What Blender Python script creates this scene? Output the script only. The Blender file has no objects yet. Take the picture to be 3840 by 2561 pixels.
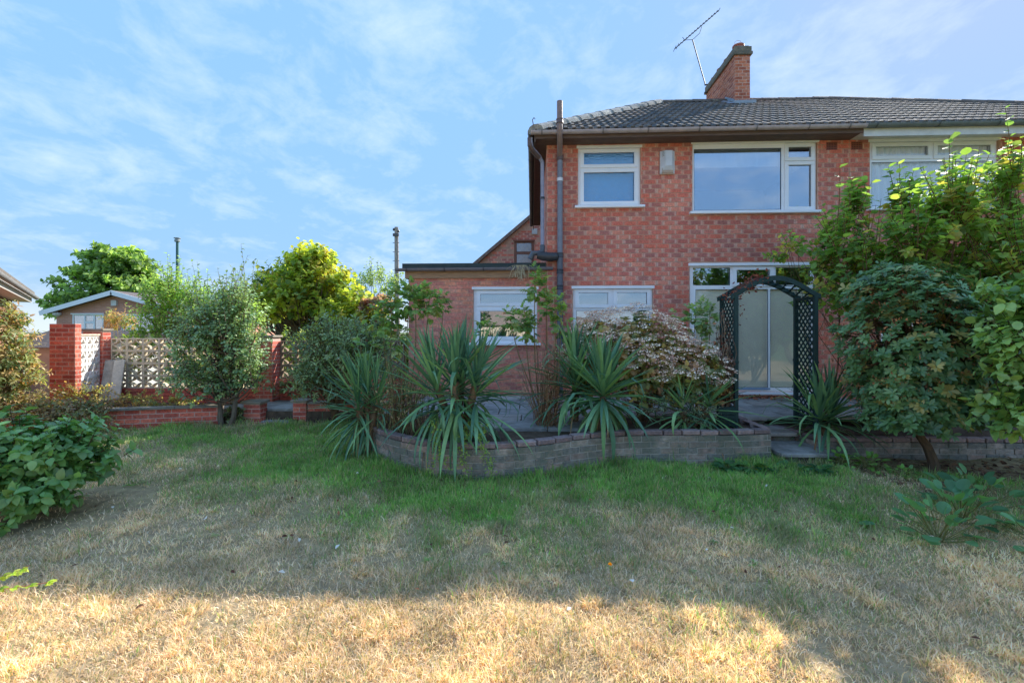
import bpy, math, random
import numpy as np
from mathutils import Vector, Matrix
random.seed(7); rng = np.random.default_rng(7)
scene = bpy.context.scene
C = scene.collection
R = math.radians

# ---------------------------------------------------------------- camera
cam_d = bpy.data.cameras.new('camera'); cam = bpy.data.objects.new('camera', cam_d); C.objects.link(cam)
cam.location = (0, 0, 1.6); cam.rotation_euler = (R(90), 0, R(2.5))
cam_d.sensor_width = 36; cam_d.lens = 16.0; cam_d.shift_y = -0.0102
cam_d.clip_start = 0.05; cam_d.clip_end = 2000
scene.camera = cam

# ---------------------------------------------------------------- sky and sun
SUN_AZ, SUN_EL = R(45), R(33.6)          # azimuth measured from +Y (behind the house) towards +X
sun_vec = Vector((math.sin(SUN_AZ)*math.cos(SUN_EL), math.cos(SUN_AZ)*math.cos(SUN_EL), math.sin(SUN_EL)))
SKY_FLAT, SKY_VAL = 0.95, 1.4          # evens out the glare round the sun, as the hazy bright sky of the photograph
world = bpy.data.worlds.new('World'); scene.world = world; world.use_nodes = True
nt = world.node_tree; nt.nodes.clear()
def WN(t, **k):
    n = nt.nodes.new(t)
    for a, b in k.items(): setattr(n, a, b)
    return n
sky = WN('ShaderNodeTexSky', sky_type='NISHITA'); sky.sun_disc = False
sky.sun_elevation = SUN_EL; sky.sun_rotation = SUN_AZ
sky.air_density = 1.0; sky.dust_density = 0.35; sky.ozone_density = 2.2; sky.altitude = 120
tc = WN('ShaderNodeTexCoord'); sep = WN('ShaderNodeSeparateXYZ'); nt.links.new(tc.outputs['Generated'], sep.inputs[0])
zc = WN('ShaderNodeMath', operation='MAXIMUM'); zc.inputs[1].default_value = 0.0; nt.links.new(sep.outputs['Z'], zc.inputs[0])
za = WN('ShaderNodeMath', operation='ADD'); za.inputs[1].default_value = 0.22; nt.links.new(zc.outputs[0], za.inputs[0])
dx = WN('ShaderNodeMath', operation='DIVIDE'); nt.links.new(sep.outputs['X'], dx.inputs[0]); nt.links.new(za.outputs[0], dx.inputs[1])
dy = WN('ShaderNodeMath', operation='DIVIDE'); nt.links.new(sep.outputs['Y'], dy.inputs[0]); nt.links.new(za.outputs[0], dy.inputs[1])
cb = WN('ShaderNodeCombineXYZ'); nt.links.new(dx.outputs[0], cb.inputs[0]); nt.links.new(dy.outputs[0], cb.inputs[1])
mp = WN('ShaderNodeMapping'); mp.inputs['Rotation'].default_value = (0, 0, R(35)); mp.inputs['Scale'].default_value = (1.0, 0.9, 1)
nt.links.new(cb.outputs[0], mp.inputs[0])
def wnoise(scale, detail, rough, dist):
    n = WN('ShaderNodeTexNoise'); n.inputs['Scale'].default_value = scale; n.inputs['Detail'].default_value = detail
    n.inputs['Roughness'].default_value = rough; n.inputs['Distortion'].default_value = dist
    nt.links.new(mp.outputs[0], n.inputs['Vector']); return n
n1 = wnoise(5.5, 10, 0.62, 0.25); n2 = wnoise(1.2, 3, 0.5, 0.1)
mul = WN('ShaderNodeMath', operation='MULTIPLY_ADD'); mul.inputs[1].default_value = 0.55
nt.links.new(n2.outputs['Fac'], mul.inputs[0]); nt.links.new(n1.outputs['Fac'], mul.inputs[2])
rmp = WN('ShaderNodeMapRange'); rmp.inputs['From Min'].default_value = 0.74; rmp.inputs['From Max'].default_value = 1.06
rmp.inputs['To Min'].default_value = 0.0; rmp.inputs['To Max'].default_value = 0.42; rmp.clamp = True
nt.links.new(mul.outputs[0], rmp.inputs['Value'])
bw = WN('ShaderNodeRGBToBW'); nt.links.new(sky.outputs[0], bw.inputs[0])
pw_ = WN('ShaderNodeMath', operation='POWER'); pw_.inputs[1].default_value = -SKY_FLAT; nt.links.new(bw.outputs[0], pw_.inputs[0])
sv = WN('ShaderNodeVectorMath', operation='SCALE'); nt.links.new(sky.outputs[0], sv.inputs[0]); nt.links.new(pw_.outputs[0], sv.inputs['Scale'])
hs = WN('ShaderNodeHueSaturation'); hs.inputs['Saturation'].default_value = 1.05; hs.inputs['Value'].default_value = SKY_VAL; nt.links.new(sv.outputs[0], hs.inputs['Color'])
mixc = WN('ShaderNodeMix', data_type='RGBA'); hz_ = WN('ShaderNodeMapRange'); hz_.inputs['From Min'].default_value = 0.09; hz_.inputs['From Max'].default_value = 0.0; hz_.inputs['To Min'].default_value = 0.0; hz_.inputs['To Max'].default_value = 0.6; hz_.interpolation_type = 'SMOOTHSTEP'
nt.links.new(zc.outputs[0], hz_.inputs['Value']); mx_ = WN('ShaderNodeMath', operation='MAXIMUM'); nt.links.new(rmp.outputs[0], mx_.inputs[0]); nt.links.new(hz_.outputs[0], mx_.inputs[1])
nt.links.new(mx_.outputs[0], mixc.inputs['Factor'])
CLOUD = (2.1, 2.35, 2.6, 1)
ev = WN('ShaderNodeMix', data_type='RGBA'); ev.inputs['Factor'].default_value = 0.5; ev.inputs['B'].default_value = (0.55, 1.14, 2.2, 1)
nt.links.new(hs.outputs[0], ev.inputs['A']); nt.links.new(ev.outputs['Result'], mixc.inputs['A']); mixc.inputs['B'].default_value = CLOUD
bg = WN('ShaderNodeBackground'); bg.inputs['Strength'].default_value = 0.15
nt.links.new(mixc.outputs['Result'], bg.inputs['Color'])
wo = WN('ShaderNodeOutputWorld'); nt.links.new(bg.outputs[0], wo.inputs['Surface'])

sun_d = bpy.data.lights.new('sun', 'SUN'); sun_d.energy = 2.5; sun_d.angle = R(0.55); sun_d.color = (1.0, 0.96, 0.90)
sun = bpy.data.objects.new('sun', sun_d); C.objects.link(sun); sun.rotation_euler = sun_vec.to_track_quat('Z', 'Y').to_euler()
scene.view_settings.view_transform = 'Standard'; scene.view_settings.look = 'None'
scene.view_settings.exposure = 1.74; scene.view_settings.gamma = 1.0; scene.view_settings.use_curve_mapping = False
scene.cycles.use_denoising = True
scene.cycles.max_bounces = 8; scene.cycles.transparent_max_bounces = 12
scene.cycles.diffuse_bounces = 4; scene.cycles.glossy_bounces = 3; scene.cycles.transmission_bounces = 6
scene.cycles.caustics_reflective = False; scene.cycles.caustics_refractive = False

# ---------------------------------------------------------------- helpers
def S(r, g, b):
    f = lambda c: (c/12.92 if c <= 0.04045 else ((c+0.055)/1.055)**2.4)
    return (f(r/255), f(g/255), f(b/255))
def nrm(v): return v/np.maximum(np.linalg.norm(v, axis=-1, keepdims=True), 1e-9)
def mesh(name, V, F, mat, cols=None, smooth=False):
    me = bpy.data.meshes.new(name)
    if isinstance(F, np.ndarray):
        V = np.asarray(V, np.float32); n, k = F.shape
        me.vertices.add(len(V)); me.vertices.foreach_set('co', V.ravel())
        me.loops.add(n*k); me.loops.foreach_set('vertex_index', F.astype(np.int32).ravel())
        me.polygons.add(n); me.polygons.foreach_set('loop_start', np.arange(0, n*k, k, dtype=np.int32))
        me.polygons.foreach_set('loop_total', np.full(n, k, np.int32))
        me.update(calc_edges=True); me.validate()
    else:
        me.from_pydata([tuple(v) for v in V], [], F); me.update()
    if cols is not None:
        a = me.color_attributes.new('col', 'FLOAT_COLOR', 'POINT')
        c = np.ones((len(me.vertices), 4), np.float32); c[:, :3] = np.asarray(cols, np.float32)
        a.data.foreach_set('color', c.ravel())
    if smooth: me.polygons.foreach_set('use_smooth', np.ones(len(me.polygons), bool))
    if mat is not None: me.materials.append(mat)
    return me
def link(name, me, parent=None, kind=None):
    o = bpy.data.objects.new(name, me); C.objects.link(o)
    if parent is not None:
        o.parent = parent; o.matrix_parent_inverse = world_m(parent).inverted()
    if kind: o['kind'] = kind
    return o
WM = {}
def world_m(o):
    m = o.matrix_basis.copy()
    p = o.parent
    if p is not None: return world_m(p) @ o.matrix_parent_inverse @ m
    return m
def put(o, M):           # place a (maybe parented) object at world matrix M
    o.matrix_basis = M; return o
def thing(name, label, cat, loc=(0, 0, 0), group=None):
    o = bpy.data.objects.new(name, None); C.objects.link(o); o.location = loc; o.empty_display_size = 0.1
    o['label'] = label; o['category'] = cat; o.get('kind') or o.__setitem__('kind', 'thing')
    if group: o['group'] = group
    return o
def tag(o, label, cat, group=None):
    o['label'] = label; o['category'] = cat; o.get('kind') or o.__setitem__('kind', 'thing')
    if group: o['group'] = group
    return o
def box_vf(x0, x1, y0, y1, z0, z1):
    V = [(x0,y0,z0),(x1,y0,z0),(x1,y1,z0),(x0,y1,z0),(x0,y0,z1),(x1,y0,z1),(x1,y1,z1),(x0,y1,z1)]
    F = [(0,3,2,1),(4,5,6,7),(0,1,5,4),(1,2,6,5),(2,3,7,6),(3,0,4,7)]
    return V, F
class MB:
    """collects plain shapes into one mesh"""
    def __init__(s): s.V = []; s.F = []; s.c = []
    def add(s, V, F, col=(1,1,1)):
        b = len(s.V); s.V += [tuple(v) for v in V]; s.F += [tuple(i+b for i in f) for f in F]; s.c += [col]*len(V); return s
    def box(s, x0, x1, y0, y1, z0, z1, col=(1,1,1), bev=0.0):
        if bev <= 0: V, F = box_vf(x0,x1,y0,y1,z0,z1); return s.add(V, F, col)
        b = bev; V = []
        for z, i in ((z0,b),(z0+b,0),(z1-b,0),(z1,b)):
            V += [(x0+i,y0+i,z),(x1-i,y0+i,z),(x1-i,y1-i,z),(x0+i,y1-i,z)]
        F = [(0,3,2,1),(12,13,14,15)]
        for k in range(3):
            for j in range(4): F.append((k*4+j, k*4+(j+1)%4, k*4+4+(j+1)%4, k*4+4+j))
        return s.add(V, F, col)
    def obox(s, M, sx, sy, sz, col=(1,1,1)):
        V, F = box_vf(-sx/2,sx/2,-sy/2,sy/2,-sz/2,sz/2); return s.add([M @ Vector(v) for v in V], F, col)
    def bar(s, p, q, w, t, up=(0,0,1), col=(1,1,1)):
        p = Vector(p); q = Vector(q); d = (q-p); L = d.length; d.normalize(); u = Vector(up); x = d.cross(u)
        if x.length < 1e-4: x = d.cross(Vector((0,1,0)))
        x.normalize(); n = x.cross(d)
        M = Matrix((( x.x,d.x,n.x,(p.x+q.x)/2),(x.y,d.y,n.y,(p.y+q.y)/2),(x.z,d.z,n.z,(p.z+q.z)/2),(0,0,0,1)))
        return s.obox(M, w, L, t, col)
    def tube(s, pts, rad, n=8, col=(1,1,1), cap=True):
        pts = [Vector(p) for p in pts]; m = len(pts)
        rad = [rad]*m if not hasattr(rad, '__len__') else list(rad)
        prev = None; V = []; F = []
        for i, p in enumerate(pts):
            d = (pts[min(i+1,m-1)] - pts[max(i-1,0)]).normalized()
            if prev is None: a = d.orthogonal().normalized()
            else:
                a = prev - d*prev.dot(d); a = a.normalized() if a.length > 1e-5 else d.orthogonal().normalized()
            prev = a; b = d.cross(a)
            for k in range(n):
                t = 2*math.pi*k/n; V.append(p + (a*math.cos(t)+b*math.sin(t))*rad[i])
        for i in range(m-1):
            for k in range(n): F.append((i*n+k, i*n+(k+1)%n, i*n+n+(k+1)%n, i*n+n+k))
        if cap: F.append(tuple(range(n-1,-1,-1))); F.append(tuple(range((m-1)*n, m*n)))
        return s.add(V, F, col)
    def lathe(s, c, prof, n=16, col=(1,1,1)):
        V = []; F = []
        for r, z in prof:
            for k in range(n): t = 2*math.pi*k/n; V.append((c[0]+r*math.cos(t), c[1]+r*math.sin(t), c[2]+z))
        for i in range(len(prof)-1):
            for k in range(n): F.append((i*n+k, i*n+(k+1)%n, i*n+n+(k+1)%n, i*n+n+k))
        F.append(tuple(range(n-1,-1,-1))); F.append(tuple(range((len(prof)-1)*n, len(prof)*n)))
        return s.add(V, F, col)
    def build(s, name, mat, parent=None, smooth=False, kind=None):
        me = mesh(name, s.V, s.F, mat, cols=s.c, smooth=smooth)
        if smooth:
            try: me.set_sharp_from_angle(angle=R(40))
            except Exception: pass
        return link(name, me, parent, kind)

# ---------------------------------------------------------------- materials
def new_mat(name):
    m = bpy.data.materials.new(name); m.use_nodes = True; t = m.node_tree; t.nodes.clear(); return m, t
def pmat(name, color=None, rough=0.7, spec=0.4, bump=0.0, bscale=40.0, var=0.15, vscale=6.0, metal=0.0, dirt=None, dscale=2.0, dthr=(0.5,0.7), stretch=None, detail=5, lowvar=0.0):
    """Principled surface; colour from the 'col' attribute (or fixed), varied by object-space noise, optional blotchy dirt"""
    m, t = new_mat(name); N = t.nodes.new; L = t.links.new
    out = N('ShaderNodeOutputMaterial'); b = N('ShaderNodeBsdfPrincipled'); L(b.outputs[0], out.inputs[0])
    b.inputs['Roughness'].default_value = rough; b.inputs['Metallic'].default_value = metal
    b.inputs['Specular IOR Level'].default_value = spec
    g = N('ShaderNodeNewGeometry'); vec = g.outputs['Position']
    if stretch:
        mpn = N('ShaderNodeMapping'); mpn.inputs['Scale'].default_value = stretch; L(vec, mpn.inputs[0]); vec = mpn.outputs[0]
    if color is None:
        a = N('ShaderNodeAttribute'); a.attribute_name = 'col'; src = a.outputs['Color']
    else:
        a = N('ShaderNodeRGB'); a.outputs[0].default_value = (*color, 1); src = a.outputs[0]
    n = N('ShaderNodeTexNoise'); n.inputs['Scale'].default_value = vscale; n.inputs['Detail'].default_value = detail; L(vec, n.inputs['Vector'])
    mr = N('ShaderNodeMapRange'); mr.inputs['From Min'].default_value = 0.25; mr.inputs['From Max'].default_value = 0.75
    mr.inputs['To Min'].default_value = 1-var; mr.inputs['To Max'].default_value = 1+var; L(n.outputs['Fac'], mr.inputs['Value'])
    mu = N('ShaderNodeVectorMath'); mu.operation = 'SCALE'; L(src, mu.inputs[0]); L(mr.outputs[0], mu.inputs['Scale']); col = mu.outputs[0]
    if lowvar > 0:
        n4 = N('ShaderNodeTexNoise'); n4.inputs['Scale'].default_value = 0.9; n4.inputs['Detail'].default_value = 6; n4.inputs['Roughness'].default_value = 0.6
        mp4 = N('ShaderNodeMapping'); mp4.inputs['Scale'].default_value = (1, 1, 0.55); L(g.outputs['Position'], mp4.inputs[0]); L(mp4.outputs[0], n4.inputs['Vector'])
        m4 = N('ShaderNodeMapRange'); m4.inputs['From Min'].default_value = 0.3; m4.inputs['From Max'].default_value = 0.7; m4.inputs['To Min'].default_value = 1-lowvar; m4.inputs['To Max'].default_value = 1+lowvar; L(n4.outputs['Fac'], m4.inputs['Value'])
        mu4 = N('ShaderNodeVectorMath'); mu4.operation = 'SCALE'; L(col, mu4.inputs[0]); L(m4.outputs[0], mu4.inputs['Scale']); col = mu4.outputs[0]
    if dirt is not None:
        n2 = N('ShaderNodeTexNoise'); n2.inputs['Scale'].default_value = dscale; n2.inputs['Detail'].default_value = 8; n2.inputs['Roughness'].default_value = 0.65; L(vec, n2.inputs['Vector'])
        m2 = N('ShaderNodeMapRange'); m2.inputs['From Min'].default_value = dthr[0]; m2.inputs['From Max'].default_value = dthr[1]; L(n2.outputs['Fac'], m2.inputs['Value'])
        mx = N('ShaderNodeMix'); mx.data_type = 'RGBA'; L(m2.outputs[0], mx.inputs['Factor']); L(col, mx.inputs['A']); mx.inputs['B'].default_value = (*dirt, 1); col = mx.outputs['Result']
    L(col, b.inputs['Base Color'])
    if bump > 0:
        n3 = N('ShaderNodeTexNoise'); n3.inputs['Scale'].default_value = bscale; n3.inputs['Detail'].default_value = 6; L(vec, n3.inputs['Vector'])
        bp = N('ShaderNodeBump'); bp.inputs['Strength'].default_value = bump; bp.inputs['Distance'].default_value = 0.02; L(n3.outputs['Fac'], bp.inputs['Height']); L(bp.outputs[0], b.inputs['Normal'])
    return m
def leafmat(name, rough=0.45, trans=0.35, spec=0.4, warm=(1.2, 1.15, 0.55), gain=1.0):
    m, t = new_mat(name); N = t.nodes.new; L = t.links.new
    out = N('ShaderNodeOutputMaterial'); b = N('ShaderNodeBsdfPrincipled')
    b.inputs['Roughness'].default_value = rough; b.inputs['Specular IOR Level'].default_value = spec
    a = N('ShaderNodeAttribute'); a.attribute_name = 'col'
    g = N('ShaderNodeNewGeometry'); n = N('ShaderNodeTexNoise'); n.inputs['Scale'].default_value = 22; n.inputs['Detail'].default_value = 3; L(g.outputs['Position'], n.inputs['Vector'])
    mr = N('ShaderNodeMapRange'); mr.inputs['To Min'].default_value = 1.0*gain; mr.inputs['To Max'].default_value = 1.6*gain; L(n.outputs['Fac'], mr.inputs['Value'])
    mu = N('ShaderNodeVectorMath'); mu.operation = 'SCALE'; L(a.outputs['Color'], mu.inputs[0]); L(mr.outputs[0], mu.inputs['Scale'])
    L(mu.outputs[0], b.inputs['Base Color'])
    w = N('ShaderNodeVectorMath'); w.operation = 'MULTIPLY'; L(mu.outputs[0], w.inputs[0]); w.inputs[1].default_value = tuple(1.7*x for x in warm)
    tr = N('ShaderNodeBsdfTranslucent'); L(w.outputs[0], tr.inputs['Color'])
    mx = N('ShaderNodeMixShader'); mx.inputs[0].default_value = trans; L(b.outputs[0], mx.inputs[1]); L(tr.outputs[0], mx.inputs[2]); L(mx.outputs[0], out.inputs[0])
    return m
def glassmat(name, refl=0.3, tint=(0.8,0.86,0.9), rough=0.0, bump=0.0):
    m, t = new_mat(name); N = t.nodes.new; L = t.links.new
    out = N('ShaderNodeOutputMaterial'); gl = N('ShaderNodeBsdfGlossy'); gl.inputs['Roughness'].default_value = rough; gl.inputs['Color'].default_value = (0.95,0.97,1,1)
    tp = N('ShaderNodeBsdfTransparent'); tp.inputs['Color'].default_value = (*tint, 1)
    lw = N('ShaderNodeLayerWeight'); lw.inputs['Blend'].default_value = 0.5
    fr = N('ShaderNodeMath'); fr.operation = 'POWER'; fr.inputs[1].default_value = 5; L(lw.outputs['Facing'], fr.inputs[0])
    ad = N('ShaderNodeMath'); ad.operation = 'MULTIPLY_ADD'; ad.use_clamp = True; ad.inputs[1].default_value = 0.9; ad.inputs[2].default_value = refl+0.03; L(fr.outputs[0], ad.inputs[0])
    mx = N('ShaderNodeMixShader'); L(ad.outputs[0], mx.inputs[0]); L(tp.outputs[0], mx.inputs[1]); L(gl.outputs[0], mx.inputs[2]); L(mx.outputs[0], out.inputs[0])
    if bump > 0:
        g = N('ShaderNodeNewGeometry'); n = N('ShaderNodeTexVoronoi'); n.inputs['Scale'].default_value = 26; L(g.outputs['Position'], n.inputs['Vector'])
        bp = N('ShaderNodeBump'); bp.inputs['Strength'].default_value = bump; bp.inputs['Distance'].default_value = 0.02; L(n.outputs[0], bp.inputs['Height']); L(bp.outputs[0], gl.inputs['Normal'])
    return m
M = {}
M['brick'] = pmat('brick', None, 0.88, 0.2, bump=0.6, bscale=60, var=0.26, vscale=30, lowvar=0.26)
M['mortar'] = pmat('mortar', S(194,152,128), 0.95, 0.2, bump=0.4, bscale=80, var=0.2, vscale=9)
M['mortar_pale'] = pmat('mortar_pale', S(208,184,168), 0.95, 0.2, bump=0.4, bscale=80, var=0.2, vscale=9)
M['mortar_dark'] = pmat('mortar_dark', S(184,178,166), 0.95, 0.2, bump=0.5, bscale=80, var=0.3, vscale=7)
M['oldbrick'] = pmat('old_brick', None, 0.92, 0.2, bump=0.8, bscale=45, var=0.35, vscale=18, dirt=S(118,120,106), dscale=2.4, dthr=(0.45,0.62))
M['tile'] = pmat('roof_tile', None, 0.85, 0.2, bump=0.5, bscale=70, var=0.3, vscale=14, dirt=S(160,152,130), dscale=9, dthr=(0.57,0.7))
M['capmortar'] = pmat('ridge_mortar', None, 0.9, 0.2, bump=0.8, bscale=30, var=0.3, vscale=12, dirt=S(214,206,186), dscale=5, dthr=(0.55,0.66))
M['upvc'] = pmat('white_upvc', S(242,243,244), 0.35, 0.5, var=0.04, vscale=5)
M['plastic'] = pmat('plastic', None, 0.45, 0.45, var=0.12, vscale=8)
M['pipe'] = pmat('pipe_paint', None, 0.5, 0.5, bump=0.2, bscale=60, var=0.2, vscale=10)
M['timber'] = pmat('timber', None, 0.8, 0.3, bump=0.3, bscale=50, var=0.25, vscale=6, stretch=(1,6,8))
M['concrete'] = pmat('concrete', None, 0.92, 0.25, bump=0.6, bscale=55, var=0.25, vscale=9, dirt=S(96,98,84), dscale=3, dthr=(0.55,0.7))
M['white_block'] = pmat('white_block', None, 0.85, 0.25, bump=0.3, bscale=60, var=0.1, vscale=9)
M['slab'] = pmat('paving_slab', None, 0.9, 0.25, bump=0.5, bscale=45, var=0.25, vscale=8, dirt=S(112,112,104), dscale=2.2, dthr=(0.5,0.68))
M['felt'] = pmat('roof_felt', S(64,74,72), 0.85, 0.3, bump=0.4, bscale=30, var=0.2, vscale=6)
M['lead'] = pmat('lead', S(150,160,168), 0.55, 0.4, bump=0.4, bscale=20, var=0.2, vscale=8)
M['metal'] = pmat('metal', None, 0.5, 0.4, var=0.1)
M['greenwood'] = pmat('green_stained_wood', S(30,58,56), 0.6, 0.35, bump=0.3, bscale=60, var=0.3, vscale=9, stretch=(6,6,1))
M['bark'] = pmat('bark', None, 0.95, 0.15, bump=0.9, bscale=35, var=0.35, vscale=14, stretch=(1,1,0.4))
M['stem'] = pmat('stem', None, 0.8, 0.2, var=0.2, vscale=12)
M['soil'] = pmat('soil', S(98,84,70), 1.0, 0.1, bump=1.0, bscale=30, var=0.35, vscale=10)
M['plaster'] = pmat('plaster', S(176,186,196), 0.9, 0.2, var=0.05)
M['blind'] = pmat('cream_blind', S(240,232,206), 0.9, 0.2, bump=0.15, bscale=120, var=0.05)
M['curtain'] = pmat('net_curtain', S(242,245,248), 0.9, 0.2, var=0.08, vscale=20, stretch=(1,1,0.2))
M['glass'] = glassmat('window_glass', 0.28, (0.86,0.92,0.97))
M['glass_door'] = glassmat('door_glass', 0.03, (0.97,0.98,0.98))
M['frost'] = glassmat('frosted_glass', 0.10, (0.86,0.93,0.97), 0.2, 0.3)
M['bluebacking'] = pmat('blue_pane_backing', S(70,164,214), 0.9, 0.2, var=0.08, vscale=14)
M['leaf'] = leafmat('leaf'); M['leaf_gloss'] = leafmat('glossy_leaf', 0.36, 0.22, 0.5)
M['leaf_thin'] = leafmat('thin_leaf', 0.55, 0.5, 0.3)
M['yucca'] = leafmat('yucca_leaf', 0.5, 0.12, 0.3, (1.1,1.2,0.6))
M['dry'] = leafmat('dry_leaf', 0.8, 0.25, 0.15, (1.1,1.0,0.8))
M['grass'] = leafmat('grass_blade', 0.6, 0.32, 0.25, (1.1,1.05,0.7))
# ---------------------------------------------------------------- smooth value noise (for terrain and grass growth)
_G = np.random.default_rng(3).random((64, 64))
def vnoise(x, y, s):
    x = np.asarray(x)*s; y = np.asarray(y)*s
    xi = np.floor(x).astype(int); yi = np.floor(y).astype(int); fx = x-xi; fy = y-yi
    fx = fx*fx*(3-2*fx); fy = fy*fy*(3-2*fy)
    g = lambda a, b: _G[a % 64, b % 64]
    return (g(xi,yi)*(1-fx)+g(xi+1,yi)*fx)*(1-fy) + (g(xi,yi+1)*(1-fx)+g(xi+1,yi+1)*fx)*fy
def fbm(x, y, s, o=4):
    r = 0; a = 0.5
    for k in range(o): r = r + a*vnoise(np.asarray(x)+k*7.3, np.asarray(y)+k*3.1, s); s *= 2.1; a *= 0.5
    return r/0.9375
def ground_z(x, y):
    near = np.clip((np.asarray(y)+4)/3, 0, 1)*np.clip((14-np.abs(x))/4, 0, 1)
    return (fbm(x, y, 0.9, 4)-0.5)*0.13*near + (fbm(x, y, 4.0, 3)-0.5)*0.055*near

# the planter wall's front line (plan view, left to right) and the lawn's far edge
WALL_PTS = [(-2.35,6.75),(-2.28,6.2),(-2.0,5.66),(-1.6,5.24),(-1.08,4.97),(-0.5,4.91),(0.1,5.08),(0.5,5.29),(0.95,5.47),(1.5,5.58),(2.05,5.64),(2.6,5.72),(2.98,5.8)]
def catmull(P, k=14):
    P = [np.array(p, float) for p in P]; Q = [2*P[0]-P[1]]+P+[2*P[-1]-P[-2]]; out = []
    for i in range(1, len(Q)-2):
        for t in np.linspace(0, 1, k, endpoint=False):
            a, b, c, d = Q[i-1:i+3]
            out.append(0.5*((2*b)+(-a+c)*t+(2*a-5*b+4*c-d)*t*t+(-a+3*b-3*c+d)*t**3))
    out.append(P[-1]); return np.array(out)
WALL = catmull(WALL_PTS)
_edge_x = np.array([-14,-6.7,-5.3,-4.0,-2.6,-2.36] + [p[0] for p in WALL_PTS[2:]] + [3.0,3.7,3.75,4.2,5.0,7.5,9])
_edge_y = np.array([6.6,7.12,7.5,7.85,7.85,6.9] + [p[1] for p in WALL_PTS[2:]] + [5.78,5.78,5.95,5.5,4.75,4.3,4.2])
def lawn_edge(x): return np.interp(x, _edge_x, _edge_y)

# ---------------------------------------------------------------- ground sheet
def axis(fine0, fine1, step, far):
    a = list(np.arange(fine0, fine1+1e-6, step)); d = step; lo = fine0; hi = fine1; A = []; B = []
    while lo > -far: d *= 1.5; lo -= d; A.append(lo)
    d = step
    while hi < far: d *= 1.5; hi += d; B.append(hi)
    return np.array(A[::-1]+a+B)
gx = axis(-9, 9, 0.1, 420); gy = axis(0, 9, 0.1, 420)
X, Y = np.meshgrid(gx, gy); Z = ground_z(X, Y)
back = np.clip((Y-8.2)/1.0, 0, 1); Z = Z*(1-back)
V = np.stack([X, Y, Z], -1).reshape(-1, 3); nx, ny = len(gx), len(gy)
ii, jj = np.meshgrid(np.arange(nx-1), np.arange(ny-1)); a = (jj*nx+ii).ravel()
def green_at(x, y):
    """0 = scorched straw, 1 = lush green; lush along the damp foot of the planter wall and up to the side steps"""
    e = lawn_edge(x) - y
    g = 1.0*np.exp(-np.clip(e, 0, 9)/0.85)*np.clip((x+3.2)/0.8, 0.25, 1)*np.clip((3.6-x)/0.8, 0.35, 1)
    g = g + 0.42*np.exp(-(((x+2.6)/1.5)**2 + ((y-5.9)/1.5)**2)) + 0.22*np.exp(-(((x-2.8)/2.2)**2 + ((y-4.2)/0.9)**2))
    g = g + 0.30*np.exp(-(((x+4.0)/2.0)**2 + ((y-7.0)/0.8)**2)) + 0.12*np.exp(-(((x+3.4)/1.2)**2 + ((y-4.6)/1.2)**2))
    g = g*1.0 + (fbm(x, y, 0.8, 4)-0.5)*1.0 + (fbm(x+40, y, 2.6, 3)-0.5)*0.8
    g = g + 0.13*np.clip((y-3.2)/0.9, 0, 1)*np.clip((4.0-x)/3, 0, 1)
    return np.clip(g + 0.10 - 0.26*np.clip((3.6-y)/1.2, 0, 1), 0, 1)
gg = green_at(X, Y).reshape(-1, 1)
earth = np.array(S(172,148,112)); turf = np.array(S(116,120,72)); far_g = np.array(S(98,112,66)); dry_g = np.array(S(190,166,124))
inside = ((np.abs(X) < 9) & (Y > 0) & (Y < 9)).reshape(-1, 1)
gcol = np.where(inside, earth*(1-gg)+turf*gg, far_g)
gcol = np.where(((np.abs(X) < 13) & (Y <= 0) & (Y > -8)).reshape(-1, 1), dry_g, gcol)
M['ground'] = pmat('lawn_soil', None, 1.0, 0.1, bump=1.0, bscale=25, var=0.4, vscale=11)
ground = link('lawn', mesh('lawn', V, np.stack([a, a+1, a+1+nx, a+nx], 1), M['ground'], gcol, True)); ground['kind'] = 'structure'

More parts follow.
